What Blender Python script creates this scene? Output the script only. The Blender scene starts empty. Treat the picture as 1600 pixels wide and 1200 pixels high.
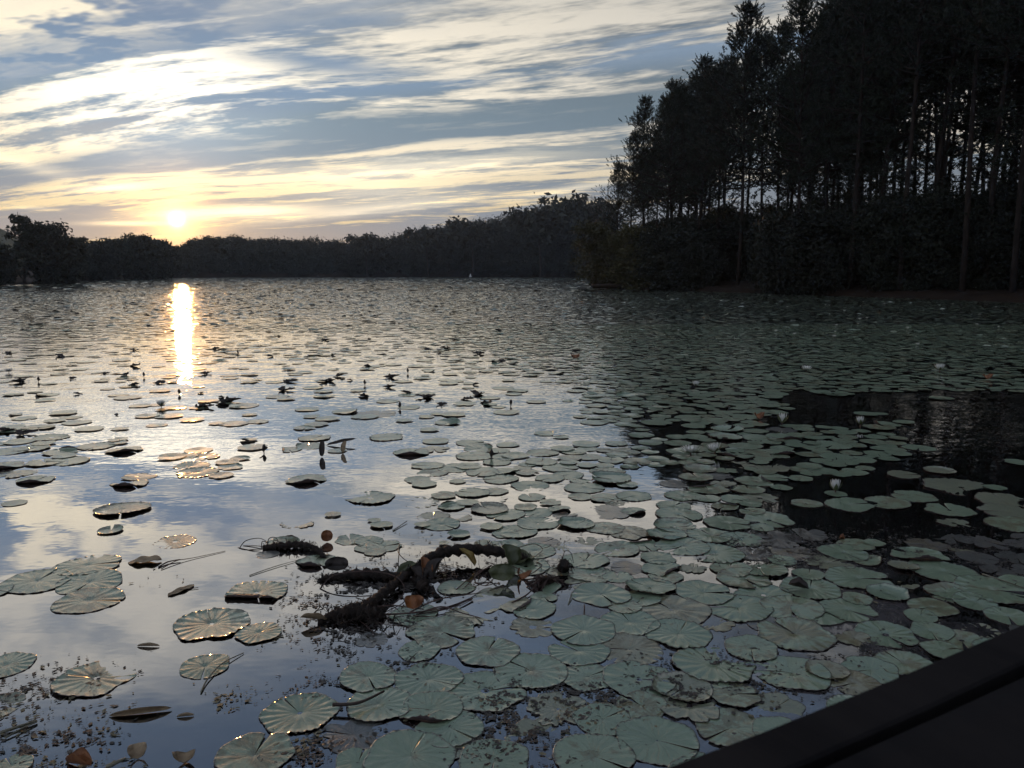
import bpy, math, random
import numpy as np
from mathutils import Vector
R = math.radians
F, PITCH, CAM_H = 1232.0, R(8.04), 1.7     # focal length in photo pixels, camera pitch, height over the water

# ------------------------------------------------------------------ measuring helpers
def px_dir(x, y):
    r, u = (x - 800) / F, (600 - y) / F
    d = Vector((r, math.cos(PITCH) + u * math.sin(PITCH), -math.sin(PITCH) + u * math.cos(PITCH)))
    return d.normalized()
def gp(x, y, z=0.0):                        # where the sight line through a photo pixel meets height z
    d = px_dir(x, y)
    t = (z - CAM_H) / d.z
    return Vector((d.x * t, d.y * t, z))
def to_px(x, y, z=0.0):                     # world -> photo pixels (numpy friendly)
    z = z - CAM_H
    c, s = math.cos(PITCH), math.sin(PITCH)
    dep = y * c - z * s
    up = y * s + z * c
    return 800 + F * x / dep, 600 - F * up / dep, dep
def polar(px, dist):                        # point at a ground distance on the bearing of a photo column
    d = px_dir(px, 430)
    a = math.atan2(d.x, d.y)
    return math.sin(a) * dist, math.cos(a) * dist

scene = bpy.context.scene
COL = scene.collection

# ------------------------------------------------------------------ node helpers
class G:
    def __init__(self, tree):
        self.t = tree
    def n(self, kind, **kw):
        nd = self.t.nodes.new(kind)
        for k, v in kw.items():
            setattr(nd, k, v)
        return nd
    def put(self, sock, v):
        if isinstance(v, bpy.types.NodeSocket):
            self.t.links.new(v, sock)
        elif v is not None:
            if isinstance(v, (tuple, list)) and len(v) == 3 and sock.type == 'RGBA':
                v = (*v, 1)
            sock.default_value = v
    def m(self, op, a, b=None, c=None, clamp=False):
        nd = self.n('ShaderNodeMath', operation=op, use_clamp=clamp)
        for i, v in enumerate((a, b, c)):
            if v is not None:
                self.put(nd.inputs[i], v)
        return nd.outputs[0]
    def add(self, a, b): return self.m('ADD', a, b)
    def sub(self, a, b): return self.m('SUBTRACT', a, b)
    def mul(self, a, b): return self.m('MULTIPLY', a, b)
    def vm(self, op, a, b=None, s=None):
        nd = self.n('ShaderNodeVectorMath', operation=op)
        self.put(nd.inputs[0], a)
        if b is not None: self.put(nd.inputs[1], b)
        if s is not None: self.put(nd.inputs[3], s)
        return nd.outputs[1] if op in ('DOT_PRODUCT', 'LENGTH', 'DISTANCE') else nd.outputs[0]
    def comb(self, x, y, z=0.0):
        nd = self.n('ShaderNodeCombineXYZ')
        for i, v in enumerate((x, y, z)): self.put(nd.inputs[i], v)
        return nd.outputs[0]
    def sep(self, v):
        nd = self.n('ShaderNodeSeparateXYZ'); self.put(nd.inputs[0], v)
        return nd.outputs
    def noise(self, vec, scale=1.0, detail=4, rough=0.55, dist=0.0, dim='3D'):
        nd = self.n('ShaderNodeTexNoise', noise_dimensions=dim)
        self.put(nd.inputs['Vector'], vec)
        nd.inputs['Scale'].default_value = scale
        nd.inputs['Detail'].default_value = detail
        nd.inputs['Roughness'].default_value = rough
        nd.inputs['Distortion'].default_value = dist
        return nd.outputs[0]
    def vor(self, vec, scale=1.0, feature='F1', out=0):
        nd = self.n('ShaderNodeTexVoronoi', feature=feature)
        self.put(nd.inputs['Vector'], vec); nd.inputs['Scale'].default_value = scale
        return nd.outputs[out]
    def rng(self, v, a, b, c=0.0, d=1.0, smooth=True):
        nd = self.n('ShaderNodeMapRange', interpolation_type='SMOOTHSTEP' if smooth else 'LINEAR')
        self.put(nd.inputs[0], v)
        for i, k in enumerate((a, b, c, d)): self.put(nd.inputs[i + 1], k)
        return nd.outputs[0]
    def mix(self, f, a, b, blend='MIX'):
        nd = self.n('ShaderNodeMix', data_type='RGBA', blend_type=blend)
        self.put(nd.inputs[0], f); self.put(nd.inputs[6], a); self.put(nd.inputs[7], b)
        return nd.outputs[2]
    def ramp(self, f, stops, interp='LINEAR'):
        nd = self.n('ShaderNodeValToRGB'); nd.color_ramp.interpolation = interp
        cr = nd.color_ramp
        while len(cr.elements) < len(stops): cr.elements.new(0.5)
        for e, (p, c) in zip(cr.elements, stops):
            e.position = p
            e.color = (c, c, c, 1) if not isinstance(c, (tuple, list)) else (*c, 1)
        self.put(nd.inputs[0], f)
        return nd.outputs[0]
    def rgbscale(self, c, s):
        return self.vm('SCALE', c, s=s)

# ------------------------------------------------------------------ camera
cd = bpy.data.cameras.new('camera')
cam = bpy.data.objects.new('camera', cd); COL.objects.link(cam)
cd.sensor_width = 36; cd.lens = 36 * F / 1600
cam.location = (0, 0, CAM_H); cam.rotation_euler = (math.pi / 2 - PITCH, 0, 0)
cd.clip_start = 0.05; cd.clip_end = 6000
cd.dof.use_dof = True; cd.dof.focus_distance = 7.0; cd.dof.aperture_fstop = 14
scene.camera = cam
scene.view_settings.view_transform = 'Standard'; scene.view_settings.look = 'None'
scene.cycles.max_bounces = 4; scene.cycles.diffuse_bounces = 2; scene.cycles.glossy_bounces = 3; scene.cycles.volume_bounces = 0
scene.cycles.use_adaptive_sampling = True; scene.cycles.adaptive_threshold = .03; scene.cycles.adaptive_min_samples = 16
scene.cycles.sample_clamp_direct = 0; scene.cycles.sample_clamp_indirect = 4
scene.cycles.caustics_reflective = False; scene.cycles.caustics_refractive = False
scene.view_settings.exposure = 0.25; scene.view_settings.gamma = 1

# ------------------------------------------------------------------ sky and sun
SUN = px_dir(276, 343)
SUN_EL, SUN_AZ = math.asin(SUN.z), math.atan2(SUN.x, SUN.y)
world = bpy.data.worlds.new('World'); scene.world = world; world.use_nodes = True
def build_sky():
    g = G(world.node_tree); g.t.nodes.clear()
    d = g.n('ShaderNodeTexCoord').outputs['Generated']
    x, y, z = g.sep(d)
    zc = g.m('MAXIMUM', z, 0.0)
    q = g.m('DIVIDE', 1.0, g.add(zc, 0.06))
    sa = R(-68)
    sx, sy = math.sin(sa), math.cos(sa)
    u = g.mul(g.add(g.mul(x, sx), g.mul(y, sy)), q)      # along the streaks, on the cloud deck
    v = g.mul(g.add(g.mul(x, sy), g.mul(y, -sx)), q)     # across them
    def near(px, py, w, h, tilt=0.0, wob=0.0):           # soft patch of sky round a bearing, w/h in degrees
        c = px_dir(px, py)
        if c.z < 0: c = Vector((c.x, c.y, -c.z))         # a patch known from its mirror image in the pond
        right = Vector((c.y, -c.x, 0)).normalized(); up = right.cross(c)
        r2 = right * math.cos(R(tilt)) + up * math.sin(R(tilt)); u2 = up * math.cos(R(tilt)) - right * math.sin(R(tilt))
        a = g.m('DIVIDE', g.vm('DOT_PRODUCT', d, tuple(r2)), math.sin(R(w)))
        b = g.m('DIVIDE', g.vm('DOT_PRODUCT', d, tuple(u2)), math.sin(R(h)))
        if wob:
            b = g.add(b, g.mul(g.sub(fine, 0.5), wob)); 
        e = g.add(g.mul(a, a), g.mul(b, b))
        gate = g.m('GREATER_THAN', g.vm('DOT_PRODUCT', d, tuple(c)), 0.0)
        return g.mul(g.m('EXPONENT', g.mul(e, -1.0)), gate)
    wv = g.noise(g.comb(g.mul(u, .5), g.mul(v, .7), 3.3), 1.0, 1, .5, dim='2D')
    big = g.noise(g.comb(g.mul(u, .22), g.mul(v, 1.1), 1.7), 1.0, 2, .55, .0, dim='2D')
    streak = g.noise(g.comb(g.mul(u, .55), g.add(g.mul(v, 2.6), g.mul(wv, 1.4)), 0.2), 1.0, 5, .62, .0, dim='2D')
    fine = g.noise(g.comb(g.mul(u, 2.2), g.add(g.mul(v, 6.5), g.mul(wv, 3.0)), 5.1), 1.0, 4, .7, .0, dim='2D')
    puff = g.noise(g.comb(g.mul(u, 3.2), g.mul(v, 5.2), 9.4), 1.0, 3, .6, .0, dim='2D')
    # clear air: physical sky, brought to a morning blue
    sk = g.n('ShaderNodeTexSky', sky_type='NISHITA'); sk.sun_disc = False
    sk.sun_elevation = SUN_EL; sk.sun_rotation = SUN_AZ
    sk.air_density = 1.0; sk.dust_density = 1.0; sk.ozone_density = 2.0
    clear = g.vm('MULTIPLY', g.rgbscale(sk.outputs[0], SKY_K), (0.92, 1.0, 1.12))
    lift = g.rng(z, 0.0, 0.62)
    clear = g.mix(g.rng(z, 0.02, .22), clear, g.mix(lift, (.24, .35, .49), (.07, .098, .15)))
    # glow of the veiled sun on the cirrus
    sdot = g.vm('DOT_PRODUCT', d, tuple(SUN))
    ang = g.mul(g.m('ARCCOSINE', g.m('MINIMUM', sdot, 1.0)), 180 / math.pi)
    hot = g.add(g.mul(near(258, 150, 7.0, 4.6, 12), 1.25), g.mul(near(330, 120, 22, 7.5, 0), .55))
    side = g.rng(ang, 5, 62, 1.0, 0.0, False)
    # thin bright cirrus
    band = g.ramp(g.mul(g.add(v, g.mul(g.sub(wv, .5), 1.0)), .1),
                  [(.08, .40), (.15, .40), (.205, .42), (.25, .50), (.285, .66), (.325, .58), (.345, .10), (.38, .10), (.405, .66), (.50, .48), (.56, .10), (.8, .10)])
    cm = g.add(g.mul(g.sub(streak, .5), 2.2), g.add(g.mul(g.sub(fine, .5), 1.7), g.mul(g.sub(big, .5), 2.0)))
    cm = g.add(cm, band)
    cm = g.add(g.add(cm, .06), g.mul(hot, .24))
    cirrus = g.rng(cm, .30, .98)
    gb2 = g.mul(g.rng(g.add(v, g.mul(g.sub(wv, .5), .7)), 3.20, 3.45), g.rng(g.add(v, g.mul(g.sub(wv, .5), .7)), 4.15, 3.85))
    cirrus = g.mul(cirrus, g.sub(1.0, g.mul(gb2, .80)))
    low = g.rng(z, .02, .20, 1.0, 0.0)
    ccol = g.mix(low, g.mix(g.rng(ang, 8, 50), (1.0, .90, .72), (.96, .91, .82)), (1.0, .76, .40))
    cb = g.add(.42, g.mul(side, .36))
    cb = g.add(cb, g.mul(hot, .48))
    ccol = g.rgbscale(ccol, cb)
    # grey veil between the bright streaks
    gcol = g.mix(g.rng(z, .05, .45), (.215, .30, .37), (.145, .165, .185))
    gcol = g.mix(low, gcol, (.31, .335, .385))
    gcol = g.rgbscale(gcol, g.add(.54, g.add(g.mul(side, .22), g.mul(hot, .50))))
    veil = g.rng(g.add(g.add(g.mul(big, .8), g.mul(streak, .7)), g.rng(z, .16, .3, .12, -.03)), .56, .80)
    veil = g.m('MAXIMUM', veil, g.rng(v, 2.9, 3.4))
    veil = g.mul(veil, g.sub(1.0, near(505, 98, 6.0, .8, -3, 1.4)))
    veil = g.mul(veil, g.sub(1.0, g.mul(near(375, 108, 3.0, .7, 0, 1.2), .9)))
    veil = g.mul(veil, g.rng(z, .51, .44, .10, 1.0))
    base = g.mix(veil, clear, gcol)
    cirrus = g.mul(cirrus, g.sub(1.0, g.mul(near(505, 98, 6.0, .7, -3, 1.4), .95)))
    col = g.mix(g.mul(cirrus, g.mul(g.rng(z, .40, .26, .45, 1.0), g.rng(z, .50, .43, .02, 1.0))), base, ccol)
    # mackerel patch high on the left (seen mirrored in the pond)
    mk = g.m('MULTIPLY', g.rng(puff, .40, .56), g.m('MINIMUM', g.mul(near(40, 850, 8.5, 3.0, 8, 1.0), 1.8), 1.0))
    col = g.mix(g.mul(near(240, 825, 9.0, 2.0, 4, 1.2), .85), col, (.13, .20, .32))
    col = g.mix(mk, col, (.95, .84, .64))
    gb = near(230, 945, 22, 4.2, 0, .8)
    col = g.mix(g.mul(g.m('MINIMUM', g.mul(gb, 1.4), 1.0), g.rng(puff, .25, .7, .35, 1.0)), col, (.60, .57, .51))
    # peach air along the horizon, orange under the sun
    hz = g.m('EXPONENT', g.mul(zc, -30.0))
    warm = g.mix(g.rng(ang, 3, 26), (.88, .55, .28), (.44, .41, .385))
    col = g.mix(g.mul(hz, g.sub(.95, g.mul(cirrus, .25))), col, warm)
    # lit streaks
    for (px, py, w, h, t, s, wob) in ((370, 331, 4.6, .38, 3.5, 1.5, 1.4), (205, 349, 2.4, .14, 1.5, 1.0, .8), (560, 330, 7.5, .34, 7, .5, 1.6),
                                      (173, 293, 2.2, .22, 6, .95, 1.0), (30, 255, 3, .4, -12, .35, 1.2), (50, 325, 1.2, .12, 0, .3, .8),
                                      (640, 262, 11, .65, 5, .55, 2.2), (590, 300, 6, .9, 3, .35, 2.4), (910, 292, 4.5, .25, 9, .4, 1.4)):
        k = near(px, py, w, h, t, wob)
        col = g.mix(1.0, col, g.rgbscale(g.mix(g.rng(ang, 2, 14), (1.0, .70, .30), (1.0, .80, .48)), g.mul(k, s)), 'ADD')
    # the sun behind thin cloud and its aureole
    core = g.m('EXPONENT', g.mul(g.m('POWER', g.m('DIVIDE', ang, .36), 2.0), -1.0))
    halo = g.m('EXPONENT', g.mul(g.m('DIVIDE', ang, .95), -1.0))
    wide = g.m('EXPONENT', g.mul(g.m('DIVIDE', ang, 6.0), -1.0))
    for c, k, s in (((1.0, .68, .28), core, 6.0), ((1.0, .46, .10), halo, 3.4), ((1.0, .60, .16), g.mul(g.m('EXPONENT', g.m('DIVIDE', ang, -3.2)), g.m('EXPONENT', g.mul(zc, -14.0))), .85), ((1.0, .66, .34), wide, .10)):
        col = g.mix(1.0, col, g.rgbscale(c, g.mul(k, s)), 'ADD')
    # overhead and behind the camera the sky is plain, brightened to light the pads
    col = g.mix(g.rng(z, .68, .92), col, (.42, .45, .54))
    back = g.rng(y, .15, -.35)
    col = g.mix(back, col, g.mix(lift, (.34, .37, .44), (.38, .42, .52)))
    col = g.mix(g.rng(z, 0, -.02), col, (.03, .035, .03))
    bg = g.n('ShaderNodeBackground'); g.put(bg.inputs[0], col); bg.inputs[1].default_value = 1.0
    g.t.links.new(bg.outputs[0], g.n('ShaderNodeOutputWorld').inputs[0])
SKY_K = 0.06
world.cycles.sampling_method = 'NONE'; scene.cycles.use_light_tree = False
build_sky()
sl = bpy.data.lights.new('sun', 'SUN'); sl.energy = 0.45; sl.angle = R(0.8); sl.color = (1.0, .48, .16)
so = bpy.data.objects.new('sun', sl); COL.objects.link(so)
so.rotation_euler = SUN.to_track_quat('Z', 'Y').to_euler()
# ------------------------------------------------------------------ object helpers
def tag(o, label=None, cat=None, group=None, kind=None):
    if label: o['label'] = label
    if cat: o['category'] = cat
    if group: o['group'] = group
    if kind: o['kind'] = kind
    return o
def empty(name, loc=(0, 0, 0), rz=0.0):
    o = bpy.data.objects.new(name, None); COL.objects.link(o)
    o.empty_display_size = 0.1
    o.location = loc; o.rotation_euler = (0, 0, rz)
    return o
def link(name, me, parent=None):
    o = bpy.data.objects.new(name, me); COL.objects.link(o)
    if parent is not None: o.parent = parent
    return o
def copy_tree(o, parent=None):
    c = o.copy(); COL.objects.link(c)
    if parent is not None: c.parent = parent
    for ch in list(o.children): copy_tree(ch, c)
    return c
class MB:
    """collects vertices and faces, then links them as one mesh"""
    def __init__(self):
        self.v, self.f, self.mi, self.n = [], [], [], 0
    def add(self, V, Fc, mi=0):
        V = np.asarray(V, dtype=float).reshape(-1, 3)
        self.v.append(V)
        for f in Fc:
            self.f.append([i + self.n for i in f]); self.mi.append(mi)
        self.n += len(V)
        return self
    def tube(self, pts, rad, seg=8, mi=0, rough=0.0, rs=None, cap=True):
        P = [Vector(p) for p in pts]; n = len(P)
        rad = [rad] * n if not hasattr(rad, '__len__') else rad
        V = []; up = Vector((0, 0, 1)); prev = None
        for i in range(n):
            t = (P[min(i + 1, n - 1)] - P[max(i - 1, 0)])
            t = t.normalized() if t.length > 1e-9 else Vector((0, 0, 1))
            if prev is None:
                a = t.cross(up if abs(t.z) < .9 else Vector((1, 0, 0))).normalized()
            else:
                a = (prev - t * prev.dot(t)); a = a.normalized() if a.length > 1e-6 else prev
            prev = a; b = t.cross(a)
            for k in range(seg):
                th = 2 * math.pi * k / seg
                rr = rad[i] * (1 + (rs.uniform(-rough, rough) if rs else 0))
                V.append(P[i] + (a * math.cos(th) + b * math.sin(th)) * rr)
        Fc = [(i * seg + k, i * seg + (k + 1) % seg, (i + 1) * seg + (k + 1) % seg, (i + 1) * seg + k) for i in range(n - 1) for k in range(seg)]
        if cap:
            Fc += [tuple(reversed(range(seg))), tuple((n - 1) * seg + k for k in range(seg))]
        return self.add([tuple(p) for p in V], Fc, mi)
    def box(self, c, s, rz=0.0, mi=0):
        V = []
        for i in (-1, 1):
            for j in (-1, 1):
                for k in (-1, 1):
                    x, y = i * s[0] / 2, j * s[1] / 2
                    V.append((c[0] + x * math.cos(rz) - y * math.sin(rz), c[1] + x * math.sin(rz) + y * math.cos(rz), c[2] + k * s[2] / 2))
        return self.add(V, [(0, 1, 3, 2), (4, 6, 7, 5), (0, 4, 5, 1), (2, 3, 7, 6), (0, 2, 6, 4), (1, 5, 7, 3)], mi)
    def mesh(self, name, mats, smooth=True):
        me = bpy.data.meshes.new(name)
        me.from_pydata(np.concatenate(self.v).tolist(), [], self.f)
        for m in (mats if isinstance(mats, (list, tuple)) else [mats]): me.materials.append(m)
        me.polygons.foreach_set('material_index', self.mi)
        me.polygons.foreach_set('use_smooth', [smooth] * len(self.f))
        me.update()
        return me
    def build(self, name, mats, parent=None, smooth=True):
        return link(name, self.mesh(name, mats, smooth), parent)
def fast_mesh(name, V, Fq, mat, smooth=False):
    """numpy arrays straight into a mesh; Fq is (n,3) or (n,4)"""
    me = bpy.data.meshes.new(name)
    k = Fq.shape[1]
    me.vertices.add(len(V)); me.vertices.foreach_set('co', np.ascontiguousarray(V, dtype=np.float32).ravel())
    me.loops.add(Fq.size); me.loops.foreach_set('vertex_index', np.ascontiguousarray(Fq, dtype=np.int32).ravel())
    me.polygons.add(len(Fq)); me.polygons.foreach_set('loop_start', np.arange(len(Fq), dtype=np.int32) * k)
    me.polygons.foreach_set('use_smooth', np.full(len(Fq), smooth))
    me.materials.append(mat)
    me.update(calc_edges=True); me.validate()
    return me
def new_mat(name):
    m = bpy.data.materials.new(name); m.use_nodes = True
    g = G(m.node_tree); g.t.nodes.clear()
    out = g.n('ShaderNodeOutputMaterial')
    return m, g, out
def principled(g, out, color, rough=.8, spec=.5, normal=None, **kw):
    p = g.n('ShaderNodeBsdfPrincipled')
    g.put(p.inputs['Base Color'], color); g.put(p.inputs['Roughness'], rough); g.put(p.inputs['Specular IOR Level'], spec)
    if normal is not None: g.put(p.inputs['Normal'], normal)
    for k, v in kw.items(): g.put(p.inputs[k.replace('_', ' ')], v)
    if out is not None: g.t.links.new(p.outputs[0], out.inputs[0])
    return p
def bump(g, h, strength=.5, dist=.01):
    b = g.n('ShaderNodeBump'); b.inputs['Strength'].default_value = strength; b.inputs['Distance'].default_value = dist
    g.put(b.inputs['Height'], h)
    return b.outputs[0]
def noisy_mat(name, a, b, scale=3.0, rough=.85, spec=.25, bs=.5, bd=.02, stretch=(1, 1, 1), rnd=0.0):
    m, g, out = new_mat(name)
    co = g.vm('MULTIPLY', g.n('ShaderNodeTexCoord').outputs['Object'], stretch)
    f = g.noise(co, scale, 6, .6)
    c = g.mix(g.rng(f, .3, .7), a, b)
    if rnd:
        r = g.n('ShaderNodeObjectInfo').outputs['Random']
        c = g.rgbscale(c, g.add(1 - rnd / 2, g.mul(r, rnd)))
    principled(g, out, c, rough, spec, bump(g, g.noise(co, scale * 3, 5, .65), bs, bd))
    return m

# ------------------------------------------------------------------ water and ground
def water_material():
    m, g, out = new_mat('pond_water')
    geo = g.n('ShaderNodeNewGeometry').outputs['Position']
    x, y, z = g.sep(geo)
    dist = g.vm('LENGTH', geo)
    # breeze patches: glassy near the dock, small ripples further out
    patch = g.noise(g.comb(g.mul(x, .05), g.mul(y, .11)), 1.0, 1, .5)
    ruf = g.mul(g.rng(dist, 5.5, 12.0, .03, 1.0), g.rng(patch, .3, .7, .45, 1.0))
    ruf = g.add(ruf, g.rng(dist, 12.0, 60.0, 0.0, 1.6))
    n1 = g.noise(g.comb(g.mul(x, 1.0), g.mul(y, 1.6)), 4.5, 2, .55)
    n2 = g.noise(g.comb(g.mul(x, 1.0), g.mul(y, 1.3)), 1.1, 1, .5)
    n3 = g.noise(geo, 14.0, 0, .5)
    h = g.add(g.add(g.mul(n1, .0075), g.mul(n2, .016)), g.mul(n3, .0012))
    h = g.mul(h, g.add(g.mul(ruf, 1.0), .05))
    b = g.n('ShaderNodeBump'); b.inputs['Strength'].default_value = 1.0; b.inputs['Distance'].default_value = 1.0
    g.put(b.inputs['Height'], h)
    gl = g.n('ShaderNodeBsdfGlossy'); gl.distribution = 'GGX'; gl.inputs['Roughness'].default_value = .018
    gl.inputs['Color'].default_value = (.98, .98, 1.0, 1); g.put(gl.inputs['Normal'], b.outputs[0])
    df = g.n('ShaderNodeBsdfDiffuse'); df.inputs['Color'].default_value = (.006, .007, .008, 1)
    fr = g.n('ShaderNodeFresnel'); fr.inputs['IOR'].default_value = WATER_IOR; g.put(fr.inputs['Normal'], b.outputs[0])
    mx = g.n('ShaderNodeMixShader'); g.put(mx.inputs[0], g.m('POWER', fr.outputs[0], .32))
    g.t.links.new(df.outputs[0], mx.inputs[1]); g.t.links.new(gl.outputs[0], mx.inputs[2])
    # dull organic film between the near pads
    fm = g.mul(g.rng(g.noise(g.comb(g.mul(x, 1.3), g.mul(y, 1.3), .5), 1.0, 4, .7), .42, .62), g.mul(g.rng(g.sub(x, g.mul(y, .05)), -.35, .45), g.rng(y, 5.2, 3.8)))
    fl = g.n('ShaderNodeBsdfPrincipled'); fl.inputs['Base Color'].default_value = (.085, .075, .078, 1); fl.inputs['Roughness'].default_value = .35
    m2 = g.n('ShaderNodeMixShader'); g.put(m2.inputs[0], g.mul(fm, .55)); g.t.links.new(mx.outputs[0], m2.inputs[1]); g.t.links.new(fl.outputs[0], m2.inputs[2])
    g.t.links.new(m2.outputs[0], out.inputs[0])
    return m
WATER_IOR = 1.9
# shoreline: ground distance by bearing (given as a photo column)
SHORE = [(-900, 45), (-500, 70), (-200, 110), (0, 128), (60, 138), (125, 175), (200, 240), (300, 285), (560, 300), (800, 290), (900, 272), (921, 262),
         (926, 88), (985, 82), (1100, 74), (1200, 68), (1300, 63), (1450, 58), (1600, 54), (1900, 44), (2600, 30)]
_sa, _sd = [], []
for px_, d_ in SHORE:
    v_ = px_dir(px_, 430); _sa.append(math.atan2(v_.x, v_.y)); _sd.append(d_)
_sa = [-math.pi, -1.6] + _sa + [1.6, math.pi]; _sd = [14, 22] + _sd + [20, 14]
def shore(a):
    return float(np.interp(a, _sa, _sd))
def build_ground():
    rs = np.random.RandomState(4)
    prof = [(-2.5, -1.0, 0), (-.35, -.12, 0), (.35, .16, 0), (2.0, .42, 0), (9, .75, 0), (30, 1.2, 0), (90, 2.2, 0), (300, 3, 0), (580, 3, 0)]
    A = sorted(set(np.linspace(-math.pi, math.pi, 480, endpoint=False).tolist() + [a for a in _sa[2:-2]]))
    V = [(0, 0, -1.2)]; n = len(prof); Fc = []
    for i, a in enumerate(A):
        r0 = shore(a) * (1 + .004 * math.sin(a * 90)) + rs.uniform(-.25, .25)
        for j, (dr, z, _) in enumerate(prof):
            if r0 > 160 and dr >= 9: z += 3.5
            r = max(r0 + dr, 1.5); V.append((math.sin(a) * r, math.cos(a) * r, z + (rs.uniform(-.05, .08) if 1 < j < 6 else 0)))
    m = len(A)
    for i in range(m):
        k = (i + 1) % m
        Fc.append((0, 1 + k * n, 1 + i * n))
        for j in range(n - 1):
            Fc.append((1 + i * n + j, 1 + k * n + j, 1 + k * n + j + 1, 1 + i * n + j + 1))
    mat = noisy_mat('forest_floor', (.016, .011, .008), (.032, .021, .015), .6, .95, .1, .8, .06)
    o = MB().add(V, Fc).build('ground', mat); tag(o, kind='structure')
    w = MB()
    ring = [(math.sin(t) * 420, math.cos(t) * 420, 0) for t in np.linspace(0, 2 * math.pi, 96, endpoint=False)]
    w.add(ring, [tuple(reversed(range(96)))])
    tag(w.build('water', water_material(), smooth=False), kind='structure')
build_ground()
# ------------------------------------------------------------------ trees
def leaf_mat(name, a, b, rough=.6, tr=.0, spec=.25):
    m, g, out = new_mat(name)
    r = g.n('ShaderNodeObjectInfo').outputs['Random']
    geo = g.n('ShaderNodeNewGeometry').outputs
    f = g.noise(geo['Position'], .9, 3, .6)
    c = g.mix(g.rng(g.add(f, g.mul(g.sub(geo['Random Per Island'], .5), .5)), .25, .75), a, b)
    c = g.rgbscale(c, g.add(.75, g.mul(r, .5)))
    principled(g, out, g.rgbscale(c, .72), rough, spec)
    return m
M_NEEDLE = leaf_mat('pine_needles', (.014, .021, .012), (.028, .038, .020))
M_LEAF = leaf_mat('dark_leaves', (.010, .014, .009), (.022, .027, .014))
M_OLIVE = leaf_mat('olive_leaves', (.058, .056, .022), (.10, .088, .036))
M_FAR = leaf_mat('distant_leaves', (.016, .022, .016), (.032, .038, .024))
M_BARK = noisy_mat('pine_bark', (.022, .018, .016), (.05, .038, .032), 5, .95, .1, .9, .03, (1, 1, .25), .3)
M_BARK2 = noisy_mat('grey_bark', (.07, .065, .06), (.15, .14, .125), 4, .95, .1, .7, .02, (1, 1, .3), .2)

def cards(centers, dirs, size, width, rs, blades, spread):
    """tapering narrow blades fanned round each centre: (k,3) centres and main directions -> tri mesh arrays"""
    k = len(centers)
    C0 = np.repeat(centers, blades, 0); C = C0 + np.repeat(dirs, blades, 0) * rs.uniform(0, .62, (k * blades, 1)); D = np.repeat(dirs, blades, 0)
    D = D + rs.normal(0, spread, D.shape); D /= np.linalg.norm(D, axis=1)[:, None] + 1e-9
    S = np.cross(D, rs.normal(0, 1, D.shape)); S /= np.linalg.norm(S, axis=1)[:, None] + 1e-9
    L = size * rs.uniform(.6, 1.25, (len(C), 1)); W = width * rs.uniform(.6, 1.3, (len(C), 1))
    V = np.stack([C - S * W * .5, C + S * W * .5, C + D * L], 1).reshape(-1, 3)
    return V, np.arange(len(V)).reshape(-1, 3)
def leaves(centers, size, rs, n, spread):
    """n small four-cornered leaf sprays round each centre"""
    C = np.repeat(centers, n, 0) + rs.normal(0, 1, (len(centers) * n, 3)) * spread
    A = rs.normal(0, 1, C.shape); A /= np.linalg.norm(A, axis=1)[:, None]
    B = np.cross(A, rs.normal(0, 1, C.shape)); B /= np.linalg.norm(B, axis=1)[:, None] + 1e-9
    s = size * rs.uniform(.5, 1.3, (len(C), 1))
    V = np.stack([C - A * s, C + B * s * .45, C + A * s, C - B * s * .45], 1).reshape(-1, 3)
    return V, np.arange(len(V)).reshape(-1, 4)

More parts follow.
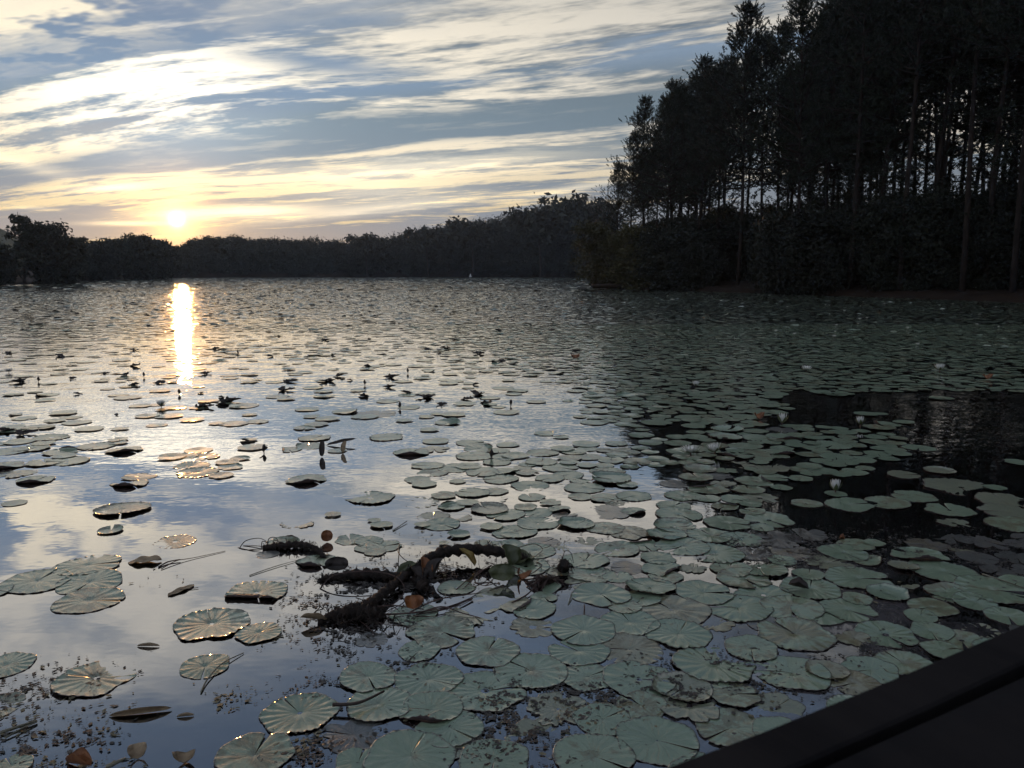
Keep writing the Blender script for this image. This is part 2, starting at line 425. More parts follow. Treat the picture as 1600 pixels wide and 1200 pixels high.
def pine(seed, H=25.0, low=.42, wide=3.2, dense=1.0, lean=.02):
    """trunk with short dead stubs; limbs sweep out and up and carry needle tufts"""
    rs = np.random.RandomState(seed); pr = random.Random(seed)
    root = empty('pine_tree')
    lx, ly = rs.normal(0, lean, 2)
    def axis(t): return Vector((lx * H * t + .18 * math.sin(t * 5 + seed), ly * H * t + .18 * math.sin(t * 4 + 2 * seed), H * t))
    tr = MB()
    tr.tube([axis(t) - Vector((0, 0, .5 if t == 0 else 0)) for t in np.linspace(0, 1, 14)], [(.17 * (1 - t) ** .75 + .02) * H / 25 for t in np.linspace(0, 1, 14)], 9, rough=.06, rs=pr)
    tufts, tdir = [], []
    nl = int(60 * dense)
    for i in range(nl + 24):
        stub = i >= nl
        t = pr.uniform(low * .5, low) if stub else low + (1 - low) * (i + pr.random()) / nl
        s = (t - low) / (1 - low)
        prof = (max(0, math.sin(math.pi * min(1, .18 + .82 * max(s, 0)) ** .8)) * .9 + .25) * (1 - .38 * s)
        L = pr.uniform(.4, 2.6) if stub else wide * prof * pr.uniform(.55, 1.2)
        th = pr.uniform(0, 6.283); el = pr.uniform(-.15, .35) + .7 * s
        d = Vector((math.cos(th) * math.cos(el), math.sin(th) * math.cos(el), math.sin(el)))
        p0 = axis(t); pts = [p0]; d2 = d.copy()
        for j in range(5):
            d2 = (d2 + Vector((pr.uniform(-.22, .22), pr.uniform(-.22, .22), pr.uniform(-.05, .22)))).normalized()
            pts.append(pts[-1] + d2 * L / 5)
        tr.tube(pts, [(.05 if not stub else .025) * (1 - k / 6) * (.6 + L / 4) for k in range(6)], 4, cap=False)
        if stub:
            if L > 1.3:
                for q in range(5):
                    tufts.append(pts[pr.choice((3, 4, 5))] + Vector((pr.gauss(0, .25), pr.gauss(0, .25), pr.gauss(0, .15)))); tdir.append((d2 + Vector((0, 0, .3))).normalized())
            continue
        for j in range(1, 6):
            base = pts[j]
            for q in range(int(2 + 2.6 * j / 5 * dense)):
                off = Vector((pr.gauss(0, .34), pr.gauss(0, .34), pr.gauss(.05, .22))) * (.5 + L / 4)
                tufts.append(base + off); dd = (off.normalized() * .8 + d2 * .5 + Vector((0, 0, .55))); tdir.append(dd.normalized())
    for q in range(int(9 * dense)):
        tufts.append(axis(1) + Vector((pr.gauss(0, .25), pr.gauss(0, .25), pr.uniform(-.8, .35)))); tdir.append(Vector((pr.gauss(0, .4), pr.gauss(0, .4), 1)).normalized())
    V, Fq = cards(np.array([tuple(p) for p in tufts]), np.array([tuple(p) for p in tdir]), .22, .075, rs, 26, .75)
    link('trunk', tr.mesh('pine_trunk', M_BARK), root)
    link('crown', fast_mesh('pine_crown', V, Fq, M_NEEDLE), root)
    root['H'] = H
    return root

def broadleaf(seed, H=9.0, W=3.5, trunks=1, mat=None, bark=None, name='broadleaf_tree', lsize=.16, clumps=95, per=46, low=.12, droop=0.0, lean=(0, 0)):
    rs = np.random.RandomState(seed); pr = random.Random(seed)
    root = empty(name); tr = MB(); cl = []
    for k in range(trunks):
        th0 = pr.uniform(0, 6.28)
        top = Vector((math.cos(th0) * W * .3 * (trunks > 1) + lean[0] * H, math.sin(th0) * W * .3 * (trunks > 1) + lean[1] * H, H * pr.uniform(.75, .95)))
        ax = [Vector((0, 0, -.3)).lerp(top, t) + Vector((math.sin(t * 6 + seed) * .12, math.cos(t * 5 + seed) * .12, 0)) * H / 9 for t in np.linspace(0, 1, 9)]
        tr.tube(ax, [(.15 * (1 - t) + .02) * H / 9 for t in np.linspace(0, 1, 9)], 7, rough=.08, rs=pr)
        for i in range(clumps // trunks):
            t = low + (1 - low) * pr.random() ** .85
            s = (t - low) / (1 - low)
            rad = W * (math.sin(math.pi * (.12 + .80 * s)) ** .7) * pr.uniform(.25, 1.08)
            th = pr.uniform(0, 6.283); j = min(7, int(t * 8)); p0 = ax[j]
            p1 = Vector((p0.x + math.cos(th) * rad, p0.y + math.sin(th) * rad, p0.z + rad * pr.uniform(.0, .55) - droop * rad))
            mid = (p0 + p1) / 2 + Vector((pr.uniform(-.2, .2), pr.uniform(-.2, .2), .12 * rad))
            tr.tube([p0, mid, p1], [.045 * H / 9, .028 * H / 9, .008], 4, cap=False)
            cl += [p1, (p1 + mid) / 2]
    V, Fq = leaves(np.array([tuple(p) for p in cl]), lsize, rs, per, W * .105)
    link('trunk', tr.mesh(name + '_trunk', bark or M_BARK2), root)
    link('crown', fast_mesh(name + '_crown', V, Fq, mat or M_LEAF), root)
    root['H'] = H
    return root
def place(o, x, y, H=None, rz=0.0, z=.3, tilt=(0, 0)):
    o.location = (x, y, z); s = (H / o['H']) if H else 1.0
    o.scale = (s, s, s); o.rotation_euler = (tilt[0], tilt[1], rz)
    return o

pines = [pine(s, 25, lo, wi, de) for s, lo, wi, de in ((11, .40, 4.6, 1.1), (12, .50, 4.0, .8), (13, .36, 5.2, 1.25), (14, .56, 3.9, .8), (15, .42, 4.8, 1.1), (16, .60, 4.3, .8))]
used = set()
def take(pool, i):
    """the prototype itself the first time, a copy afterwards"""
    p = pool[i % len(pool)]
    if p.name in used: return copy_tree(p)
    used.add(p.name); return p
rt = random.Random(77)
def top_h(py, dist):                                   # tree height that reaches photo row py at a distance
    return dist * math.tan(math.atan((600 - py) / F) - PITCH) + CAM_H
PINE_G = 'tall pines of the right hand wood'
# (column of the trunk, distance past the shore, row of the top, which prototype, label)
front = [
 (962, 9, 268, 2, 'shortest pine at the left tip of the dark wood, crown low over the water'),
 (985, 5, 222, 4, 'young pine stepping up behind the leaning olive willow'),
 (1008, 10, 172, 0, 'pine rounding the left shoulder of the dark wood'),
 (1034, 6, 150, 2, 'bushy pine just right of the left shoulder of the wood'),
 (1062, 9, 128, 4, 'pine with a full crown left of the first bare trunks'),
 (1088, 5, 104, 0, 'pine left of the twin topped pine, crown just below it'),
 (1118, 10, 96, 1, 'thin pine beside the thick bare trunk, on its left'),
 (1150, 4, 42, 2, 'thick trunked pine whose ragged crown stands out highest left of the notch in the skyline'),
 (1185, 6, 62, 4, 'pine directly right of the thick bare trunk, sharing the skyline notch'),
 (1216, 9, 52, 0, 'pine under the notch where the wood begins its last climb'),
 (1247, 5, 6, 2, 'pine where the skyline leaves the top of the photo'),
 (1286, 8, -30, 4, 'pine rising out of the top, first one right of the skyline edge'),
 (1326, 4, -60, 1, 'slim pine standing close to the bank, behind the low dark bush'),
 (1372, 7, -70, 0, 'pine left of the row of close bare trunks'),
 (1412, 3, -90, 3, 'high crowned pine with a long bare trunk near the bank'),
 (1452, 6, -80, 5, 'bare trunked pine seen against the bright gap in the canopy'),
 (1500, 3, -110, 3, 'straight pine near the bank, left of the last bright canopy gap'),
 (1545, 6, -110, 5, 'pine crossing the brightest canopy gap at the right'),
 (1584, 3, -120, 1, 'pine on the bank at the right edge of the photo')]
for px, dd, py, k, lab in front:
    py += 28 if 1060 < px < 1300 and px != 1150 else 0
    d = shore(math.atan2(px_dir(px, 430).x, px_dir(px, 430).y)) + dd
    x, y = polar(px, d)
    o = take(pines, k); place(o, x, y, top_h(py, d), rt.uniform(0, 6.28), .45, (rt.gauss(0, .015), rt.gauss(0, .015)))
    tag(o, lab, 'tree', PINE_G)
skyline = [(940, 330), (960, 262), (1000, 190), (1050, 140), (1100, 92), (1150, 80), (1210, 90), (1250, 50), (1300, 5), (1600, -100), (2200, -260)]
for i in range(88):
    px = rt.uniform(985, 1690) if i < 72 else rt.uniform(1690, 2300)
    dd = 11 + 34 * rt.random() ** .9
    d = shore(math.atan2(px_dir(px, 430).x, px_dir(px, 430).y)) + dd
    py = float(np.interp(px, [a for a, b in skyline], [b for a, b in skyline])) + rt.uniform(10, 60) + dd * .7
    x, y = polar(px, d)
    o = take(pines, rt.choice((0, 1, 2, 3, 3, 5, 5, 4))); place(o, x, y, min(34, top_h(py, d)), rt.uniform(0, 6.28), .8, (rt.gauss(0, .02), rt.gauss(0, .02)))
    tag(o, 'one of the dark pines massed behind the front row of the right hand wood', 'tree', 'pines massed deep in the right hand wood')
# undergrowth between and in front of the trunks
shrubs = [broadleaf(s, 6, 2.9, 3, M_LEAF, lsize=.11, name='shade_tree', clumps=110, per=70, low=.02) for s in (31, 32, 33)]
for i in range(84):
    px = rt.uniform(1000, 1680) if i < 74 else rt.uniform(1680, 2200)
    dd = rt.choice((rt.uniform(4, 12), rt.uniform(14, 46), rt.uniform(14, 46)))
    if dd < 13 and 1120 < px < 1200: dd += 16
    d = shore(math.atan2(px_dir(px, 430).x, px_dir(px, 430).y)) + dd
    x, y = polar(px, d); o = take(shrubs, i)
    place(o, x, y, rt.uniform(4.5, 8.0) + dd * .06, rt.uniform(0, 6.28), .4)
    tag(o, 'one of the low leafy trees filling the shade under the pines', 'tree', 'low leafy trees under the pines')
bush = broadleaf(41, 5, 3.0, 4, M_LEAF, lsize=.11, name='bank_bush', clumps=130, per=70, low=.0)
for i, (px, dd, h, lab) in enumerate(((1258, .8, 7.2, 'big dark bush overhanging the water in front of the pine wood'),
        (1052, 1.2, 6.6, 'dark bush at the waterline right of the leaning willow'), (1088, 1.5, 5.0, 'smaller dark bush on the bank, left of the bare bank with leaf litter'),
        (1232, 1.6, 5.2, 'bush leaning on the left side of the big dark overhanging bush'))):
    d = shore(math.atan2(px_dir(px, 430).x, px_dir(px, 430).y)) + dd
    x, y = polar(px, d); o = bush if i == 0 else copy_tree(bush)
    tag(place(o, x, y, h, rt.uniform(0, 6.28), .05), lab, 'bush', 'bushes along the right bank')
for i, (px, dd, h, sd, ln, lab) in enumerate(((958, 1.0, 8.2, 51, (-.38, 0), 'olive leaved willow leaning left off the tip of the wood, over the fallen log'),
        (940, 4, 8.2, 52, (-.06, 0), 'pale olive tree behind the leaning willow, at the very tip of the wood'),
        (1000, 2.0, 7.2, 53, (-.12, 0), 'olive tree on the bank between leaning willow and dark bushes'))):
    d = shore(math.atan2(px_dir(px, 430).x, px_dir(px, 430).y)) + dd
    x, y = polar(px + (12 if i == 0 else 0), d)
    o = broadleaf(sd, h, 2.9, 3, M_OLIVE, name='willow_tree', clumps=120, per=46, low=.04, droop=.35, lean=ln)
    tag(place(o, x, y, None, 0, .1), lab, 'tree', 'olive trees at the tip of the wood')
yel = broadleaf(57, 8, 2.4, 2, M_OLIVE, name='understory_tree', clumps=90, per=40, low=.03)
x, y = polar(1133, 92); tag(place(yel, x, y, 9.5, 1, .8), 'yellowish olive tree glimpsed between the trunks left of the thick bare one', 'tree')
o = copy_tree(yel); x, y = polar(1206, 84); tag(place(o, x, y, 8.6, 3, .8), 'yellowish olive tree glimpsed between the trunks right of the thick bare one', 'tree')
# dark wood floor growth that closes the view deep inside
def far_wood():
    rs = np.random.RandomState(9); pr = random.Random(9)
    Vs, Fs, n = [], [], 0
    tv = MB()
    top = [(110, 388), (150, 378), (190, 374), (225, 372), (262, 382), (276, 388), (300, 374), (340, 369), (400, 371), (470, 371), (540, 374), (575, 376),
           (600, 368), (660, 356), (720, 347), (770, 336), (820, 325), (860, 318), (900, 322), (940, 322)]
    tx, ty = [a for a, b in top], [b for a, b in top]
    for row in range(3):
        px = 112.0
        while px < 955:
            a = px_dir(px, 430); d0 = shore(math.atan2(a.x, a.y)) if px < 921 else 262
            d = d0 + 3 + row * 9 + pr.uniform(0, 5)
            py = float(np.interp(px, tx, ty)) + pr.choice((0, 2, 5, 9)) * .8 + pr.uniform(-2.5, 3) + (0 if row else 8)
            H = top_h(py, d) - .5
            W = H * pr.uniform(.19, .34)
            x, y = polar(px, d)
            c = []
            for i in range(95):
                t = pr.random() ** .8; s = .01 + .93 * t
                r = W * (math.sin(math.pi * (.1 + .82 * t)) ** .6) * pr.uniform(.3, 1.1); th = pr.uniform(0, 6.28)
                c.append((x + math.cos(th) * r, y + math.sin(th) * r, .3 + H * s))
            V, Fq = leaves(np.array(c), .38, rs, 22, W * .14)
            Vs.append(V); Fs.append(Fq + n); n += len(V)
            px += pr.uniform(5.5, 11)
    me = fast_mesh('distant_wood', np.concatenate(Vs), np.concatenate(Fs), M_FAR)
    tag(link('distant_wood', me), 'distant wood lining the far shore of the pond', 'wood', kind='stuff')
far_wood()
# trees that stand clear of the distant wood
tuft = broadleaf(61, 12, 2.3, 1, M_FAR, M_BARK, name='shore_tree', lsize=.30, clumps=60, per=22, low=.16)
dome = broadleaf(62, 10, 4.2, 2, M_FAR, M_BARK, name='shore_tree', lsize=.32, clumps=150, per=34, low=.02)
flat = broadleaf(63, 8, 3.6, 1, M_FAR, M_BARK, name='shore_tree', lsize=.34, clumps=44, per=30, low=.62)
lone = [(tuft, 38, 132, 338, 'tufty open crowned tree standing highest at the left end of the far shore'),
        (dome, 80, 134, 353, 'dense domed tree right of the tufty open crowned tree at the left'),
        (dome, 102, 138, 375, 'lower domed tree sloping down beside the dense domed one at the left'),
        (dome, -12, 122, 385, 'dark tree cut by the left edge of the photo'),
        (dome, 12, 126, 408, 'low dark scrub tree at the foot of the left shore'),
        (tuft, 133, 178, 370, 'narrow tree just right of the gap in the left shore trees'),
        (dome, 160, 190, 383, 'rounded tree left of the see through trees'),
        (tuft, 178, 192, 376, 'see through tree with sky between its branches, left one of two'),
        (tuft, 193, 194, 372, 'see through tree with sky between its branches, right one of two'),
        (dome, 218, 205, 369, 'broad rounded tree left of the low sun'),
        (dome, 246, 220, 375, 'rounded tree directly under the low sun'),
        (flat, 573, 296, 362, 'flat topped pine standing above the far treeline at mid photo'),
        (flat, 738, 280, 336, 'flat topped pine on the rising part of the far treeline'),
        (flat, 668, 286, 349, 'small flat topped pine on the rising treeline, left of the larger one'),
        (flat, 843, 268, 315, 'broad flat crowned pine on the high part of the far treeline'),
        (flat, 910, 262, 297, 'flat crowned pine rising just left of the dark wood')]
first = set()
for p, px, d, py, lab in lone:
    o = p if p not in first else copy_tree(p); first.add(p)
    x, y = polar(px, d); z0 = .5
    tag(place(o, x, y, top_h(py, d) / .97, rt.uniform(0, 6.28), z0), lab, 'tree', 'trees along the far shore')
    if p is flat: o.name = 'flat_topped_pine'
# bare twiggy tree
def bare_tree():
    root = empty('bare_tree'); pr = random.Random(5); mb = MB()
    def grow(p, d, L, r, k):
        q = p + d * L; mb.tube([p, (p + q) / 2 + Vector((pr.gauss(0, .06), pr.gauss(0, .06), 0)) * L, q], [r, r * .8, r * .6], 4, cap=False)
        if k:
            for i in range(3):
                grow(q, (d + Vector((pr.gauss(0, .5), pr.gauss(0, .5), pr.uniform(0, .4)))).normalized(), L * .68, r * .6, k - 1)
    grow(Vector((0, 0, -.3)), Vector((0, 0, 1)), 10, .3, 5)
    mb.build('branches', M_BARK2, root)
    return root
bt = bare_tree(); x, y = polar(941, 110); bt.location = (x, y, .6); bt.scale = (.42,) * 3
bt.scale = tuple([top_h(306, 110) / 27.5] * 3)
tag(bt, 'bare twiggy treetop between the flat crowned pine and the dark wood', 'tree')
# pale hill beyond the left end of the pond
def hill():
    V, Fc = [], []; n = 40; rs = np.random.RandomState(2)
    for i in range(n):
        px = -420 + i * 18
        base = polar(px, 420); crest = polar(px, 560)
        h = top_h(float(np.interp(px, [-400, -60, 10, 60, 130, 300], [335, 342, 366, 394, 410, 422])), 560) + rs.uniform(-1.5, 1.5)
        back = polar(px, 760)
        V += [(base[0], base[1], 1), (crest[0], crest[1], h), (back[0], back[1], 1)]
    for i in range(n - 1):
        for j in range(2): Fc.append((i * 3 + j, i * 3 + 3 + j, i * 3 + 4 + j, i * 3 + 1 + j))
    tag(MB().add(V, Fc).build('hill', noisy_mat('wooded_hill', (.03, .04, .025), (.06, .07, .04), .12, .95, .1, 1, .8)), kind='structure')
hill()
# the wood carries on round the cove beside and behind the dock, out of the picture, and shades the near water
for i in range(46):
    a = R(36 + 118 * (i + rt.random()) / 46); d = shore(a) + rt.uniform(2, 16)
    o = take(pines, i); place(o, math.sin(a) * d, math.cos(a) * d, rt.uniform(19, 26), rt.uniform(0, 6.28), .5)
    tag(o, 'one of the pines round the cove beyond the right edge of the photo', 'tree', 'pines round the near cove')
for i in range(26):
    a = R(38 + 112 * (i + rt.random()) / 26); d = shore(a) + rt.uniform(1, 9)
    o = take(shrubs, i); place(o, math.sin(a) * d, math.cos(a) * d, rt.uniform(5, 8), rt.uniform(0, 6.28), .4)
    tag(o, 'one of the low trees round the cove beyond the right edge of the photo', 'tree', 'low trees round the near cove')
# ------------------------------------------------------------------ lily pads
def pad_material(name, a, b, vein, under=False, wet=0.0, rough=.27):
    m, g, out = new_mat(name)
    uv = g.n('ShaderNodeUVMap').outputs[0]
    u, v, _ = g.sep(g.vm('SUBTRACT', uv, (.5, .5, 0)))
    r = g.mul(g.m('SQRT', g.add(g.mul(u, u), g.mul(v, v))), 2.0)
    th = g.m('ARCTAN2', v, u)
    th = g.add(th, g.mul(g.sub(g.noise(uv, 5.0, 2, .5), .5), .6))
    oi = g.n('ShaderNodeObjectInfo').outputs['Random']
    at = g.n('ShaderNodeAttribute', attribute_name='rnd').outputs['Fac']
    rnd = g.m('FRACT', g.add(oi, at))
    sh = g.vm('ADD', g.vm('SCALE', uv, s=1.0), g.comb(g.mul(rnd, 37.0), g.mul(rnd, 11.0)))
    blot = g.noise(sh, 3.2, 4, .65)
    spots = g.noise(sh, 17.0, 3, .6)
    nv = g.add(g.m('FLOOR', g.mul(rnd, 5.0)), 6.5)
    # branching veins: more of them towards the rim
    v1 = g.m('ABSOLUTE', g.m('SINE', g.mul(th, nv)))
    v2 = g.m('ABSOLUTE', g.m('SINE', g.mul(th, g.mul(nv, 2.0))))
    l1 = g.rng(v1, 0.0, g.m('DIVIDE', .09, g.add(r, .15)), 1.0, 0.0)
    l2 = g.mul(g.rng(v2, 0.0, g.m('DIVIDE', .11, g.add(r, .1)), 1.0, 0.0), g.rng(r, .35, .6))
    ln = g.m('MAXIMUM', l1, g.mul(l2, .6))
    col = g.mix(g.rng(g.add(g.mul(blot, .8), g.mul(rnd, .4)), .35, .85), a, b)
    col = g.mix(g.mul(ln, .28), col, vein)
    old = g.rng(g.add(blot, g.mul(rnd, .33)), .70, .86)                   # yellowing and brown blotches on some leaves
    col = g.mix(g.mul(old, .75), col, (.12, .105, .05))
    col = g.mix(g.mul(g.rng(spots, .66, .74), .7), col, (.035, .028, .02))
    col = g.mix(g.mul(g.rng(g.add(r, g.mul(g.sub(blot, .5), .12)), .93, 1.0), .65), col, (.05, .03, .028))
    teeth = g.mul(g.rng(r, .90, .965), g.rng(g.m('ABSOLUTE', g.m('SINE', g.add(g.mul(th, 14.5), g.mul(blot, 6.0)))), .45, .12))
    col = g.mix(g.mul(teeth, .85), col, (.02, .016, .014))
    bf = g.n('ShaderNodeNewGeometry').outputs['Backfacing']           # the reddish underside shows where a rim turns up
    col = g.mix(bf, col, (.035, .022, .020))
    h = g.add(g.mul(ln, -.35), g.add(g.mul(spots, .25), g.mul(g.m('SINE', g.mul(th, 17.0)), g.mul(r, .12))))
    principled(g, out, col, g.add(rough + .15, g.mul(spots, .12)), .35 + wet, bump(g, h, .8, .007), Coat_Weight=g.mul(g.sub(1.0, bf), .85), Coat_Roughness=.10, Coat_IOR=1.85)
    return m
M_PAD = pad_material('lily_pad_green', (.150, .212, .138), (.22, .285, .19), (.31, .38, .26))
M_PAD2 = pad_material('lily_pad_worn', (.16, .18, .12), (.24, .24, .155), (.28, .28, .19))
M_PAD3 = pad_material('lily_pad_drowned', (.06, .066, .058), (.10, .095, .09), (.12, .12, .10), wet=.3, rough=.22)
M_PADF = pad_material('lily_pad_far', (.105, .145, .105), (.15, .195, .14), (.19, .23, .17), wet=.35, rough=.16)
M_UNDER = noisy_mat('lily_pad_underside', (.045, .025, .022), (.09, .045, .03), 6, .5, .4)
PADM = [M_PAD, M_PAD2, M_PAD3]

def pad_shape(seed, kind='flat', seg=96, rings=7, mat=0, thick=.010):
    """unit-radius lily pad: cleft to the centre, crimped rim, corrugated along its veins"""
    rs = np.random.RandomState(seed); pr = random.Random(seed)
    cleft = pr.choice((pr.uniform(.012, .05), pr.uniform(.02, .07), pr.uniform(.06, .15))); c2 = pr.uniform(-.03, .10)
    kc = pr.randint(12, 20); ph = rs.uniform(0, 6.28, 6); am = rs.uniform(.0, .035, 6)
    nc = pr.randint(24, 34); lift = {'flat': .026, 'bowl': .05, 'fold': .03, 'lip': .03, 'torn': .03, 'fine': .042}[kind]
    fd = pr.uniform(0, 6.28); rows = []
    T = np.linspace(cleft, 2 * math.pi - cleft, seg)
    RR = [.0] + list(np.linspace(0, 1, rings + 1)[1:] ** .8)
    RR = RR[:-1] + [.965, 1.0] if rings >= 5 else RR
    und = rs.uniform(-1, 1, (3, 3))
    for r in RR:
        ring = []
        for i, t in enumerate(T):
            rim = 1 + sum(a * math.sin((k + 2) * t + p) for k, (a, p) in enumerate(zip(am, ph)))
            # rounded shoulders where the cleft meets the rim, cleft widening outward
            e = min(i, seg - 1 - i) / seg
            rim *= 1 - .09 * math.exp(-e * 34)
            if kind == 'torn':
                rim *= 1 - .32 * max(0, math.sin(2.5 * t + ph[0])) ** 9 - .16 * max(0, math.sin(6 * t + ph[1])) ** 5
            # crimped rim: short folds standing up
            sc = abs(math.sin(nc * t / 2 + .5 * math.sin(3 * t)))
            edge = r ** 16
            rr = r * rim * (1 - .022 * edge * (1 - sc))
            tt = t
            x, y = rr * math.cos(tt), rr * math.sin(tt)
            z = .005 * r +   .0075 * math.sin(kc * t + math.sin(3 * t + ph[1])) * r * r + .014 * (und[0, 0] * x + und[0, 1] * y + und[1, 0] * math.sin(2.6 * x + ph[2]) + und[1, 1] * math.sin(3.1 * y + ph[3]))
            z += lift * edge * (.25 + .9 * max(0, 1 - 1.6 * sc)) * (.35 + .65 * (.5 + .5 * math.sin(2 * t + ph[4])))
            if kind == 'bowl': z += .13 * r ** 6 * (.6 + .4 * math.sin(t + fd)); 
            if kind == 'lip':                       # one side of the rim turned up
                k = max(0, math.cos(t - fd)) ** 3; q = max(0, r - .62) / .38
                z += k * .20 * q ** 1.4; f = 1 - .30 * k * q ** 2; x *= f; y *= f
            if kind == 'fold':                      # a lobe folded over along a chord
                d = x * math.cos(fd) + y * math.sin(fd) - .42
                if d > 0:
                    ang = min(2.6, d * 7.0); nd = math.sin(min(ang, 1.57)) / 7 + max(0, (d - .224)) * math.cos(2.2)
                    z += .09 * min(1, d / .25) * (1 - .35 * max(0, d - .25) / .33); x += (nd - d) * math.cos(fd); y += (nd - d) * math.sin(fd)
            z += -.02 * math.exp(-(r / .12) ** 2) + .006
            ring.append((x, y, z))
        rows.append(ring)
    V = np.array(rows).reshape(-1, 3); n = len(RR); Fc = []
    for j in range(n - 1):
        for i in range(seg - 1):
            a = j * seg + i
            Fc.append((a, a + seg, a + seg + 1, a + 1))
    mb = MB().add(V, Fc, 0)
    mats = [PADM[mat]]
    if thick:
        W = V.copy(); W[:, 2] -= thick
        mb.add(W, [tuple(reversed(f)) for f in Fc], 1); N = len(V)
        side = [(n - 1) * seg + i for i in range(seg)]
        bd = [j * seg for j in range(n)] + side[1:] + [j * seg + seg - 1 for j in range(n - 2, -1, -1)]
        mb.v.append(np.zeros((0, 3)))
        for a, b in zip(bd, bd[1:]):
            mb.f.append([a, a + N, b + N, b]); mb.mi.append(1)
        mats.append(M_UNDER)
    me = mb.mesh('lily_pad_%s' % kind, mats)
    P = np.concatenate(mb.v); uvl = me.uv_layers.new(name='UVMap')
    li = np.zeros(len(me.loops), dtype=np.int32); me.loops.foreach_get('vertex_index', li)
    base = np.tile(np.array([(rr * math.cos(t), rr * math.sin(t)) for rr in RR for t in T]), (2 if thick else 1, 1))
    uvl.data.foreach_set('uv', (base[li] * .5 + .5).astype(np.float32).ravel())
    return me
V_FLAT = [pad_shape(s, 'flat') for s in range(100, 107)]
V_FINE = [pad_shape(s, 'fine') for s in range(110, 114)]
V_BOWL = [pad_shape(s, 'bowl') for s in range(120, 123)]
V_LIP = [pad_shape(s, 'lip') for s in range(130, 134)]
V_FOLD = [pad_shape(s, 'fold') for s in range(140, 143)]
V_TORN = [pad_shape(s, 'torn', mat=1) for s in range(150, 154)]
V_WORN = [pad_shape(s, 'flat', mat=1) for s in range(160, 163)] + [pad_shape(163, 'bowl', mat=1)]
V_WET = [pad_shape(s, 'torn', mat=2) for s in range(170, 173)] + [pad_shape(s, 'flat', mat=2) for s in range(173, 176)]
VAR = {'g': V_FLAT, 'f': V_FINE, 'b': V_BOWL, 'l': V_LIP, 'o': V_FOLD, 't': V_TORN, 'w': V_WORN, 'd': V_WET}
LOOK = {'g': 'smooth green lily pad', 'f': 'green lily pad with crimped rim', 'b': 'lily pad with raised rim', 'l': 'lily pad with one curled edge',
        'o': 'lily pad folded over on one side', 't': 'ragged torn lily pad', 'w': 'browning worn lily pad', 'd': 'dull half drowned lily pad'}
